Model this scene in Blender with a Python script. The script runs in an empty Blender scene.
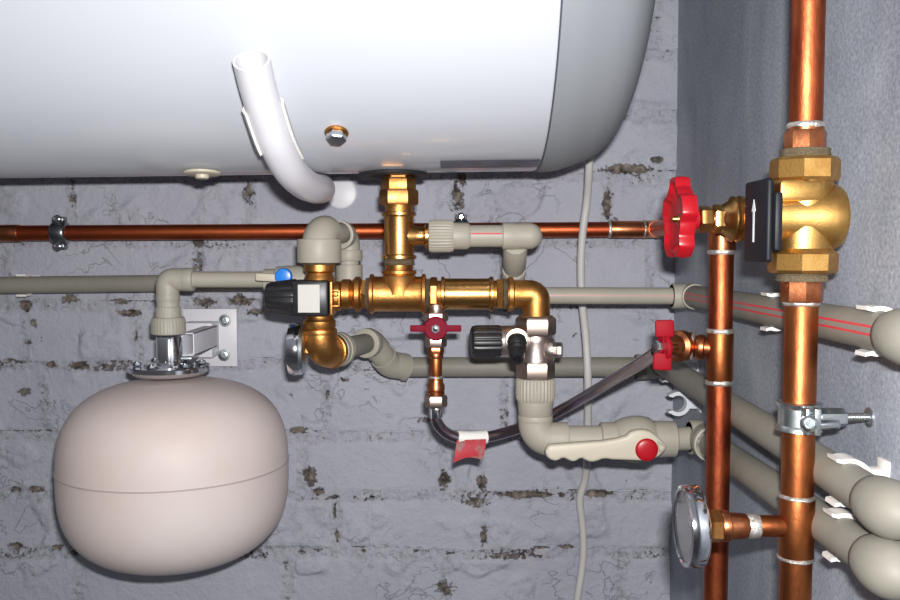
import bpy, bmesh, math, random
from mathutils import Vector, noise, Matrix
random.seed(7)
V = Vector
scene = bpy.context.scene
COL = scene.collection
D = 1.09                 # camera to brick wall, metres
F = 875.0                # focal length in pixels
TH = math.radians(3.27)  # camera pitched down
CAM = V((0, -D, 1.30))
CT, ST = math.cos(TH), math.sin(TH)
RW = 0.2797              # right wall plane

def P(px, py, w):
    """point seen at (px,py) standing w metres off the brick wall"""
    cx, cy = (px-450)/F, (300-py)/F
    d = V((cx, CT+cy*ST, -ST+cy*CT))
    return CAM + d*((D-w)/d.y)
def Q(px, py, d): return P(px, py, D-d)

# ------------------------------------------------------------------ materials
def newmat(name):
    m = bpy.data.materials.new(name); m.use_nodes = True
    nt = m.node_tree; b = nt.nodes['Principled BSDF']
    return m, nt, b
def N(nt, t, **kw):
    n = nt.nodes.new(t)
    for k, v in kw.items():
        if k in n.inputs: n.inputs[k].default_value = v
        else: setattr(n, k, v)
    return n
def ramp(nt, stops):
    r = nt.nodes.new('ShaderNodeValToRGB'); e = r.color_ramp.elements
    while len(e) < len(stops): e.new(.5)
    for i, (p, c) in enumerate(stops):
        e[i].position = p; e[i].color = (*c, 1) if len(c) == 3 else c
    return r
def mat(name, col, rough=.4, metal=0, col2=None, scale=40, stretch=(1,1,1), bump=0, bscale=200, coat=0, detail=4, rough2=None, spec=.5, lo=.35, hi=.65):
    m, nt, b = newmat(name)
    b.inputs['Base Color'].default_value = (*col, 1)
    b.inputs['Roughness'].default_value = rough
    b.inputs['Metallic'].default_value = metal
    b.inputs['Specular IOR Level'].default_value = spec
    if coat: b.inputs['Coat Weight'].default_value = coat; b.inputs['Coat Roughness'].default_value = .08
    tc = N(nt, 'ShaderNodeTexCoord'); mp = N(nt, 'ShaderNodeMapping'); mp.inputs['Scale'].default_value = stretch
    nt.links.new(tc.outputs['Object'], mp.inputs['Vector'])
    if col2:
        n = N(nt, 'ShaderNodeTexNoise', Scale=scale, Detail=detail, Roughness=.6)
        nt.links.new(mp.outputs[0], n.inputs['Vector'])
        r = ramp(nt, [(lo, col), (hi, col2)])
        nt.links.new(n.outputs['Fac'], r.inputs['Fac']); nt.links.new(r.outputs['Color'], b.inputs['Base Color'])
        if rough2 is not None:
            mr = N(nt, 'ShaderNodeMapRange'); mr.inputs['From Min'].default_value = lo; mr.inputs['From Max'].default_value = hi
            mr.inputs['To Min'].default_value = rough; mr.inputs['To Max'].default_value = rough2
            nt.links.new(n.outputs['Fac'], mr.inputs['Value']); nt.links.new(mr.outputs[0], b.inputs['Roughness'])
    if bump:
        n2 = N(nt, 'ShaderNodeTexNoise', Scale=bscale, Detail=5, Roughness=.65)
        nt.links.new(mp.outputs[0], n2.inputs['Vector'])
        bp = N(nt, 'ShaderNodeBump', Strength=bump, Distance=.001)
        nt.links.new(n2.outputs['Fac'], bp.inputs['Height']); nt.links.new(bp.outputs[0], b.inputs['Normal'])
    return m

M = {}
M['copper'] = mat('copper', (.45,.155,.048), .44, 1, (.27,.075,.03), 50, (1,1,.5), .25, 260, rough2=.42, lo=.3, hi=.72)
M['copper_red'] = mat('copper_oxidised', (.60,.145,.05), .40, 1, (.36,.07,.03), 30, (.3,1,1), .2, 260, rough2=.45)
M['copper_riser'] = mat('copper_riser', (.46,.12,.045), .43, 1, (.25,.05,.024), 70, (1,1,.4), .3, 420, rough2=.46)
M['copper_fit'] = mat('copper_fitting', (.60,.23,.10), .30, 1, (.34,.10,.045), 60, bump=.2, rough2=.4)
M['solder'] = mat('solder', (.72,.70,.66), .38, .8, (.45,.42,.38), 200, bump=.8, bscale=500)
M['brass'] = mat('brass', (.68,.35,.105), .36, 1, (.46,.20,.055), 70, bump=.3, bscale=420, rough2=.46)
M['brass_shiny'] = mat('polished_brass', (.74,.42,.15), .26, 1, (.52,.25,.07), 60, bump=.12, bscale=300, rough2=.34)
M['cast_brass'] = mat('cast_brass', (.64,.38,.12), .38, 1, (.46,.25,.07), 90, bump=.22, bscale=900, rough2=.46)
M['brass_dark'] = mat('bronze_fitting', (.60,.29,.09), .34, 1, (.38,.17,.055), 60, bump=.2, rough2=.45)
M['hemp'] = mat('thread_hemp', (.27,.21,.12), .85, 0, (.11,.08,.05), 700, (1,1,3), 1, 900)
M['nickel'] = mat('nickel', (.70,.62,.57), .33, 1, (.56,.48,.43), 60, bump=.15, rough2=.4)
M['nickel_dark'] = mat('nickel_dark', (.58,.48,.42), .32, 1, (.40,.31,.26), 80, rough2=.4)
M['chrome'] = mat('chrome', (.82,.83,.86), .12, 1)
M['zinc'] = mat('zinc_steel', (.66,.70,.72), .26, 1, (.45,.5,.5), 160, rough2=.4)
M['steel_dark'] = mat('steel_dark', (.3,.32,.35), .3, 1)
M['ppr'] = mat('beige_polymer', (.40,.375,.31), .5, 0, (.36,.338,.28), 25)
M['ppr_grey'] = mat('grey_polymer', (.27,.255,.215), .55, 0, (.23,.22,.185), 25, spec=.35)
M['ppr_cream'] = mat('cream_polymer', (.56,.51,.405), .45)
M['stripe'] = mat('red_stripe', (.62,.05,.07), .4)
M['stripe_pale'] = mat('pale_red_stripe', (.55,.27,.27), .4)
M['enamel'] = mat('white_enamel', (.56,.585,.635), .25, coat=.25)
M['cap_grey'] = mat('grey_cap', (.25,.268,.29), .5)
M['tank'] = mat('tank_enamel', (.64,.535,.495), .5, 0, (.67,.60,.575), 5, spec=.3)
M['seam'] = mat('tank_seam', (.45,.38,.37), .4)
M['white'] = mat('white_plastic', (.78,.77,.76), .35)
M['white_tube'] = mat('white_tube', (.70,.70,.74), .3)
M['white_steel'] = mat('white_painted_steel', (.72,.72,.76), .4)
M['clip'] = mat('clip_plastic', (.80,.78,.74), .4)
M['grey_clip'] = mat('grey_clip_plastic', (.72,.74,.80), .45)
M['red'] = mat('red_plastic', (.42,.005,.013), .35)
M['red_matte'] = mat('red_lacquer', (.30,.003,.012), .62, spec=.2)
M['red_dark'] = mat('dark_red_paint', (.19,.003,.018), .62, spec=.15)
M['red_paper'] = mat('red_paper', (.40,.012,.025), .6, 0, (.25,.13,.12), 80, lo=.5, hi=.62)
M['black'] = mat('black_plastic', (.012,.012,.014), .38, 0, (.02,.02,.022), 200)
M['black_box'] = mat('black_casing', (.008,.009,.013), .5, spec=.25)
M['rubber'] = mat('black_rubber', (.015,.015,.017), .5)
M['blue'] = mat('blue_plastic', (.02,.22,.75), .3)
M['paper'] = mat('white_sticker', (.58,.57,.52), .5)
M['arrow'] = mat('white_print', (.75,.78,.8), .5)
M['label'] = mat('rating_label', (.06,.062,.095), .35, 0, (.2,.2,.26), 90, (1,6,6))
M['cable'] = mat('cable_sheath', (.55,.54,.52), .5)
M['dial'] = mat('dial_white', (.70,.70,.72), .5)
m, nt, b = newmat('clear_glass'); b.inputs['Transmission Weight'].default_value = 1; b.inputs['Roughness'].default_value = .02
b.inputs['IOR'].default_value = 1.2; M['glass'] = m
# braided steel hose: crossing helical wires over a dark purplish core
m, nt, b = newmat('steel_braid'); M['braid'] = m
b.inputs['Metallic'].default_value = 1; b.inputs['Roughness'].default_value = .24; b.inputs['Coat Weight'].default_value = 1; b.inputs['Coat Roughness'].default_value = .14
uv = N(nt, 'ShaderNodeUVMap')
wv = []
for s in (1, -1):
    mp = N(nt, 'ShaderNodeMapping'); mp.inputs['Rotation'].default_value = (0, 0, s*.7); mp.inputs['Scale'].default_value = (1, 1, 1)
    w = N(nt, 'ShaderNodeTexWave', Scale=1.1); w.inputs['Distortion'].default_value = 0
    nt.links.new(uv.outputs[0], mp.inputs[0]); nt.links.new(mp.outputs[0], w.inputs['Vector']); wv.append(w)
mx = N(nt, 'ShaderNodeMath', operation='MULTIPLY'); nt.links.new(wv[0].outputs['Fac'], mx.inputs[0]); nt.links.new(wv[1].outputs['Fac'], mx.inputs[1])
r = ramp(nt, [(.02, (.20,.13,.16)), (.4, (.55,.46,.53))]); nt.links.new(mx.outputs[0], r.inputs['Fac']); nt.links.new(r.outputs[0], b.inputs['Base Color'])
bp = N(nt, 'ShaderNodeBump', Strength=.2, Distance=.0006); nt.links.new(mx.outputs[0], bp.inputs['Height']); nt.links.new(bp.outputs[0], b.inputs['Normal'])

# painted brick: paint over rough masonry, bare where the 'bare' attribute says the paint has not reached
m, nt, b = newmat('painted_brick'); M['brick'] = m
b.inputs['Roughness'].default_value = .62
b.inputs['Specular IOR Level'].default_value = .3
tc = N(nt, 'ShaderNodeTexCoord'); at = N(nt, 'ShaderNodeAttribute', attribute_name='bare')
n1 = N(nt, 'ShaderNodeTexNoise', Scale=5., Detail=6, Roughness=.6); nt.links.new(tc.outputs['Object'], n1.inputs['Vector'])
r1 = ramp(nt, [(.3, (.39,.40,.47)), (.7, (.49,.50,.56))]); nt.links.new(n1.outputs['Fac'], r1.inputs['Fac'])
n2 = N(nt, 'ShaderNodeTexNoise', Scale=190., Detail=6, Roughness=.75); nt.links.new(tc.outputs['Object'], n2.inputs['Vector'])
ad = N(nt, 'ShaderNodeMath', operation='MULTIPLY_ADD'); nt.links.new(n2.outputs['Fac'], ad.inputs[0]); ad.inputs[1].default_value = 1.8
nt.links.new(at.outputs['Fac'], ad.inputs[2])
rb = N(nt, 'ShaderNodeMapRange'); rb.inputs['From Min'].default_value = 1.38; rb.inputs['From Max'].default_value = 1.47
nt.links.new(ad.outputs[0], rb.inputs['Value'])
r2 = ramp(nt, [(.35, (.045,.04,.038)), (.5, (.16,.135,.115)), (.7, (.30,.265,.225))])
n3 = N(nt, 'ShaderNodeTexNoise', Scale=120., Detail=4); nt.links.new(tc.outputs['Object'], n3.inputs['Vector']); nt.links.new(n3.outputs['Fac'], r2.inputs['Fac'])
# pinkish thin patches of paint
n4 = N(nt, 'ShaderNodeTexNoise', Scale=14., Detail=5, Roughness=.7); nt.links.new(tc.outputs['Object'], n4.inputs['Vector'])
r4 = N(nt, 'ShaderNodeMapRange'); r4.inputs['From Min'].default_value = .64; r4.inputs['From Max'].default_value = .74; r4.inputs['To Max'].default_value = .45
nt.links.new(n4.outputs['Fac'], r4.inputs['Value'])
mp_ = N(nt, 'ShaderNodeMix', data_type='RGBA'); nt.links.new(r4.outputs[0], mp_.inputs[0]); nt.links.new(r1.outputs[0], mp_.inputs[6]); mp_.inputs[7].default_value = (.50,.42,.42,1)
mxx = N(nt, 'ShaderNodeMix', data_type='RGBA'); nt.links.new(rb.outputs[0], mxx.inputs[0]); nt.links.new(mp_.outputs[2], mxx.inputs[6]); nt.links.new(r2.outputs[0], mxx.inputs[7])
n8 = N(nt, 'ShaderNodeTexNoise', Scale=17., Detail=5, Roughness=.55, Distortion=.4); nt.links.new(tc.outputs['Object'], n8.inputs['Vector'])
s8 = N(nt, 'ShaderNodeMath', operation='SUBTRACT'); nt.links.new(n8.outputs['Fac'], s8.inputs[0]); s8.inputs[1].default_value = .53
a8 = N(nt, 'ShaderNodeMath', operation='ABSOLUTE'); nt.links.new(s8.outputs[0], a8.inputs[0])
m8 = N(nt, 'ShaderNodeMapRange'); m8.inputs['From Max'].default_value = .0075; m8.inputs['To Min'].default_value = 1; m8.inputs['To Max'].default_value = 0; nt.links.new(a8.outputs[0], m8.inputs['Value'])
n9 = N(nt, 'ShaderNodeTexNoise', Scale=6.5, Detail=4, Roughness=.6); nt.links.new(tc.outputs['Object'], n9.inputs['Vector'])
m9 = N(nt, 'ShaderNodeMapRange'); m9.inputs['From Min'].default_value = .49; m9.inputs['From Max'].default_value = .58; nt.links.new(n9.outputs['Fac'], m9.inputs['Value'])
k8 = N(nt, 'ShaderNodeMath', operation='MULTIPLY'); nt.links.new(m8.outputs[0], k8.inputs[0]); nt.links.new(m9.outputs[0], k8.inputs[1])
k9 = N(nt, 'ShaderNodeMath', operation='MULTIPLY'); nt.links.new(k8.outputs[0], k9.inputs[0]); k9.inputs[1].default_value = .36
mcr = N(nt, 'ShaderNodeMix', data_type='RGBA'); nt.links.new(k9.outputs[0], mcr.inputs[0]); atm = N(nt, 'ShaderNodeAttribute', attribute_name='mortar')
nm = N(nt, 'ShaderNodeTexNoise', Scale=150., Detail=8, Roughness=.75); nt.links.new(tc.outputs['Object'], nm.inputs['Vector'])
rm = ramp(nt, [(.33, (.48,.46,.45)), (.42, (1.0,.99,.98)), (.6, (1.22,1.21,1.19))]); nt.links.new(nm.outputs['Fac'], rm.inputs['Fac'])
mm = N(nt, 'ShaderNodeMix', data_type='RGBA', blend_type='MULTIPLY'); nt.links.new(atm.outputs['Fac'], mm.inputs[0]); nt.links.new(mxx.outputs[2], mm.inputs[6]); nt.links.new(rm.outputs[0], mm.inputs[7])
nt.links.new(mm.outputs[2], mcr.inputs[6]); mcr.inputs[7].default_value = (.25,.245,.27,1)
nt.links.new(mcr.outputs[2], b.inputs['Base Color'])
n5 = N(nt, 'ShaderNodeTexNoise', Scale=90., Detail=8, Roughness=.65); nt.links.new(tc.outputs['Object'], n5.inputs['Vector'])
sb = N(nt, 'ShaderNodeMath', operation='MULTIPLY_ADD'); nt.links.new(rb.outputs[0], sb.inputs[0]); sb.inputs[1].default_value = -.6; nt.links.new(n5.outputs['Fac'], sb.inputs[2])
sb2 = N(nt, 'ShaderNodeMath', operation='MULTIPLY_ADD'); nt.links.new(k8.outputs[0], sb2.inputs[0]); sb2.inputs[1].default_value = -.3; nt.links.new(sb.outputs[0], sb2.inputs[2])
sb3 = N(nt, 'ShaderNodeMath', operation='MULTIPLY_ADD'); mg = N(nt, 'ShaderNodeMath', operation='MULTIPLY'); nt.links.new(atm.outputs['Fac'], mg.inputs[0]); mg.inputs[1].default_value = 1.15; nt.links.new(mg.outputs[0], sb3.inputs[0]); nt.links.new(nm.outputs['Fac'], sb3.inputs[1]); nt.links.new(sb2.outputs[0], sb3.inputs[2])
bp = N(nt, 'ShaderNodeBump', Strength=.85, Distance=.0042); nt.links.new(sb3.outputs[0], bp.inputs['Height']); nt.links.new(bp.outputs[0], b.inputs['Normal'])

# right wall: smooth render painted blue grey, streaky
m, nt, b = newmat('painted_render'); M['render'] = m
b.inputs['Roughness'].default_value = .5
b.inputs['Specular IOR Level'].default_value = .35
tc = N(nt, 'ShaderNodeTexCoord'); mp = N(nt, 'ShaderNodeMapping'); mp.inputs['Scale'].default_value = (1, 2.2, .9)
nt.links.new(tc.outputs['Object'], mp.inputs[0])
n1 = N(nt, 'ShaderNodeTexNoise', Scale=3.2, Detail=7, Roughness=.62, Distortion=.6); nt.links.new(mp.outputs[0], n1.inputs['Vector'])
r1 = ramp(nt, [(.30, (.20,.22,.265)), (.5, (.31,.335,.385)), (.70, (.44,.465,.52))]); nt.links.new(n1.outputs['Fac'], r1.inputs['Fac'])
n2 = N(nt, 'ShaderNodeTexNoise', Scale=320., Detail=3, Roughness=.7); nt.links.new(tc.outputs['Object'], n2.inputs['Vector'])
r2 = ramp(nt, [(.35, (.72,.73,.76)), (.7, (1.28,1.27,1.24))]); nt.links.new(n2.outputs['Fac'], r2.inputs['Fac'])
mu = N(nt, 'ShaderNodeMix', data_type='RGBA', blend_type='MULTIPLY'); mu.inputs[0].default_value = 1
nt.links.new(r1.outputs[0], mu.inputs[6]); nt.links.new(r2.outputs[0], mu.inputs[7]); nt.links.new(mu.outputs[2], b.inputs['Base Color'])
n3 = N(nt, 'ShaderNodeTexNoise', Scale=60., Detail=8, Roughness=.65); nt.links.new(tc.outputs['Object'], n3.inputs['Vector'])
bp = N(nt, 'ShaderNodeBump', Strength=.35, Distance=.0012); nt.links.new(n3.outputs['Fac'], bp.inputs['Height']); nt.links.new(bp.outputs[0], b.inputs['Normal'])
M['floor'] = mat('concrete', (.25,.25,.25), .8, 0, (.18,.18,.18), 6)

# ------------------------------------------------------------------ mesh helpers
def frame(d, up=None):
    d = V(d).normalized()
    u = V(up) if up is not None else (V((0,0,1)) if abs(d.z) < .9 else V((0,-1,0)))
    a = (u - d*u.dot(d)).normalized(); b_ = d.cross(a)
    return d, a, b_
class MB:
    def __init__(s): s.bm = bmesh.new(); s.uvd = {}
    def lathe(s, p, d, prof, seg=40, up=None, rot=0, mi=0, mod=None, capA=True, capB=True):
        """prof: [(distance along d, radius)]; mod(angle)->radius factor"""
        d, a, b_ = frame(d, up); p = V(p); bm = s.bm; rings = []
        for t, r in prof:
            ring = []
            for i in range(seg):
                an = 2*math.pi*i/seg + rot; k = mod(an) if mod else 1
                ring.append(bm.verts.new(p + d*t + (a*math.cos(an)+b_*math.sin(an))*r*k))
            rings.append(ring)
        for q in range(len(rings)-1):
            A, B_ = rings[q], rings[q+1]
            for i in range(seg):
                j = (i+1) % seg
                f = bm.faces.new((A[i], A[j], B_[j], B_[i])); f.material_index = mi(i, q) if callable(mi) else mi
        c = mi if not callable(mi) else 0
        if capA and prof[0][1] > 1e-6: f = bm.faces.new(rings[0][::-1]); f.material_index = c
        if capB and prof[-1][1] > 1e-6: f = bm.faces.new(rings[-1]); f.material_index = c
        return s
    def cyl(s, p, q, r, ch=.0006, seg=40, **k):
        p, q = V(p), V(q); L = (q-p).length
        ch = min(ch, L*.3, r*.5)
        return s.lathe(p, q-p, [(0, r-ch), (ch*.3, r-ch*.3), (ch, r), (L-ch, r), (L-ch*.3, r-ch*.3), (L, r-ch)], seg, **k)
    def hexn(s, p, q, r, n=6, rot=0, ch=.1, **k):
        p, q = V(p), V(q); L = (q-p).length
        return s.lathe(p, q-p, [(0, r*(1-ch)), (L*.14, r), (L*.86, r), (L, r*(1-ch))], n, rot=rot, **k)
    def knurl(s, p, q, r, n=30, depth=.035, **k):
        p, q = V(p), V(q); L = (q-p).length
        return s.lathe(p, q-p, [(0, r*.93), (L*.08, r), (L*.8, r), (L*.92, r*.97), (L, r*.92)], n*6,
                       mod=lambda a: 1-depth*(.5+.5*math.cos(a*n))**2, **k)
    def sweep(s, pts, r, seg=24, stripes=(), smi=1, cap=True, up=None):
        """pts: path, r: radius or list"""
        bm = s.bm; n = len(pts); pts = [V(p) for p in pts]
        rs = r if isinstance(r, (list, tuple)) else [r]*n
        tg = [(pts[min(i+1, n-1)]-pts[max(i-1, 0)]).normalized() for i in range(n)]
        _, a, b_ = frame(tg[0], up); rings = []; L = 0
        uvl = bm.loops.layers.uv.verify(); Ls = []
        for i in range(n):
            if i:
                a = (a - tg[i]*a.dot(tg[i])).normalized(); L += (pts[i]-pts[i-1]).length
            b_ = tg[i].cross(a); Ls.append(L)
            rings.append([bm.verts.new(pts[i]+(a*math.cos(2*math.pi*k/seg)+b_*math.sin(2*math.pi*k/seg))*rs[i]) for k in range(seg)])
        for q in range(n-1):
            for i in range(seg):
                j = (i+1) % seg
                f = bm.faces.new((rings[q][i], rings[q][j], rings[q+1][j], rings[q+1][i]))
                if i in stripes: f.material_index = smi
                for lp, (u, v) in zip(f.loops, ((i, q), (i+1, q), (i+1, q+1), (i, q+1))):
                    lp[uvl].uv = (u/seg*2*math.pi*1.0, Ls[v]/max(rs[0], 1e-6))
        if cap: bm.faces.new(rings[0][::-1]); bm.faces.new(rings[-1])
        return s
    def box(s, c, sx, sy, sz, bev=.0006, x=(1,0,0), z=(0,0,1), mi=0, seg=2):
        x = V(x).normalized(); z = V(z); z = (z-x*z.dot(x)).normalized(); y = z.cross(x)
        t = bmesh.new(); bmesh.ops.create_cube(t, size=1)
        for v in t.verts: v.co = V((v.co.x*sx, v.co.y*sy, v.co.z*sz))
        if bev: bmesh.ops.bevel(t, geom=t.edges[:], offset=bev, segments=seg, affect='EDGES', profile=.5)
        for v in t.verts: v.co = V(c) + x*v.co.x + y*v.co.y + z*v.co.z
        s._join(t, mi); return s
    def prism(s, poly, o, ax, ay, an, thick, bev=.0008, mi=0, seg=2):
        """poly in 2D (ax,ay) extruded by thick along an, rounded edges"""
        t = bmesh.new(); ax, ay, an = V(ax), V(ay), V(an); o = V(o)
        vs = [t.verts.new(o+ax*u+ay*v) for u, v in poly]
        f = t.faces.new(vs)
        e = bmesh.ops.extrude_face_region(t, geom=[f]); nv = [g for g in e['geom'] if isinstance(g, bmesh.types.BMVert)]
        for v in nv: v.co += an*thick
        bmesh.ops.recalc_face_normals(t, faces=t.faces[:])
        if bev:
            ed = [e for e in t.edges if e.is_manifold and abs(e.calc_face_angle(0)) > .9 and abs((e.verts[0].co-e.verts[1].co).normalized().dot(an.normalized())) < .5]
            bmesh.ops.bevel(t, geom=ed, offset=bev, segments=seg, affect='EDGES', profile=.5, clamp_overlap=True)
        s._join(t, mi); return s
    def ball(s, c, r, sx=1, sy=1, sz=1, mi=0):
        t = bmesh.new(); bmesh.ops.create_uvsphere(t, u_segments=32, v_segments=20, radius=r)
        for v in t.verts: v.co = V((v.co.x*sx, v.co.y*sy, v.co.z*sz))+V(c)
        s._join(t, mi); return s
    def _join(s, t, mi):
        for f in t.faces: f.material_index = mi
        me = bpy.data.meshes.new('tmp'); t.to_mesh(me); t.free()
        n0 = len(s.bm.faces); s.bm.from_mesh(me); bpy.data.meshes.remove(me)
        s.bm.faces.ensure_lookup_table()
        for f in s.bm.faces[n0:]: f.material_index = mi
    def build(s, name, mats, parent=None, origin=None, sharp=38):
        bm = s.bm
        bmesh.ops.recalc_face_normals(bm, faces=bm.faces[:]); bm.normal_update()
        for f in bm.faces: f.smooth = True
        lim = math.radians(sharp)
        for e in bm.edges:
            if e.is_manifold and e.calc_face_angle(0) > lim: e.smooth = False
        if origin is None:
            origin = V(parent['_o']) if parent else None
        if origin is None:
            xs = [v.co for v in bm.verts]
            origin = V((sum(c.x for c in xs)/len(xs), sum(c.y for c in xs)/len(xs), min(c.z for c in xs)))
        bmesh.ops.translate(bm, verts=bm.verts[:], vec=-V(origin))
        me = bpy.data.meshes.new(name); bm.to_mesh(me); bm.free()
        for k in (mats if isinstance(mats, (list, tuple)) else [mats]): me.materials.append(M[k])
        o = bpy.data.objects.new(name, me); COL.objects.link(o)
        if parent: o.parent = parent; o['_o'] = tuple(parent['_o'])
        else: o.location = origin; o['_o'] = tuple(origin)
        return o
def tag(o, label, cat, group=None):
    o['label'] = label; o['category'] = cat
    if group: o['group'] = group
    return o
def thing(name, label, cat, loc, group=None):
    o = bpy.data.objects.new(name, None); o.empty_display_size = .02; COL.objects.link(o)
    o.location = loc; o['_o'] = tuple(loc)
    return tag(o, label, cat, group)
def lab(o, text): o['label'] = text; return o
def struct(o): o['kind'] = 'structure'; return o

def cr(pts, n=8):
    """catmull-rom through points"""
    pts = [V(p) for p in pts]; out = []
    for i in range(len(pts)-1):
        p0 = pts[max(i-1,0)]; p1 = pts[i]; p2 = pts[i+1]; p3 = pts[min(i+2, len(pts)-1)]
        for k in range(n):
            t = k/n
            out.append(.5*((2*p1)+(p2-p0)*t+(2*p0-5*p1+4*p2-p3)*t*t+(3*p1-p0-3*p2+p3)*t**3))
    out.append(pts[-1]); return out
def bend(a, c, b_, rad, n=12):
    """path a -> c -> b with a rounded corner"""
    a, c, b_ = V(a), V(c), V(b_); u = (a-c).normalized(); v = (b_-c).normalized()
    ang = u.angle(v); t = min(rad/math.tan(ang/2), (a-c).length*.98, (b_-c).length*.98)
    p, q = c+u*t, c+v*t; out = [a]
    if (a-p).length < 1e-5: out = []
    rr = t*math.tan(ang/2); cen = c+(u+v).normalized()*(rr/math.sin(ang/2))
    e1 = (p-cen).normalized(); e2 = (q-cen).normalized(); w = e1.angle(e2)
    for i in range(n+1):
        k = i/n; out.append(cen+(e1*math.sin((1-k)*w)+e2*math.sin(k*w))/math.sin(w)*rr)
    if (b_-q).length > 1e-5: out.append(b_)
    return out
def elbow_mb(a, c, b_, r, rc=None, cl=.012, rad=None, mb=None):
    """moulded elbow: bent body with a socket collar at each end"""
    mb = mb or MB(); a, c, b_ = V(a), V(c), V(b_); rc = rc or r*1.1
    mb.sweep(bend(a, c, b_, rad or r*1.05), r, 36)
    for e in (a, b_):
        if cl:
            d = (c-e).normalized(); mb.cyl(e, e+d*cl, rc, .0009)
    return mb
def ring(mb, p, d, r, l=.003, mi=0):
    l *= 1.35; d = V(d).normalized(); mb.lathe(V(p)-d*l/2, d, [(0, r*.98), (l*.3, r*1.06), (l*.7, r*1.06), (l, r*.98)], 40, mi=mi,
        mod=lambda a: 1+.02*math.sin(3*a+1)+.018*math.sin(7*a)); return mb
def fuzz(p, d, r, l, seed=0):
    """hemp and paste in a thread: irregular ribbed ring"""
    d = V(d).normalized(); prof = []; n = 9; rnd = random.Random(seed)
    for i in range(n): prof.append((l*i/(n-1), r*(1+(.05 if i % 2 else -.03)+rnd.uniform(-.02,.02))))
    return MB().lathe(p, d, prof, 60, mod=lambda a: 1+.02*math.sin(9*a+seed)+.015*math.sin(23*a+2))
PI6 = math.pi/6
X, Z, YF = V((1,0,0)), V((0,0,1)), V((0,-1,0))

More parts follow.
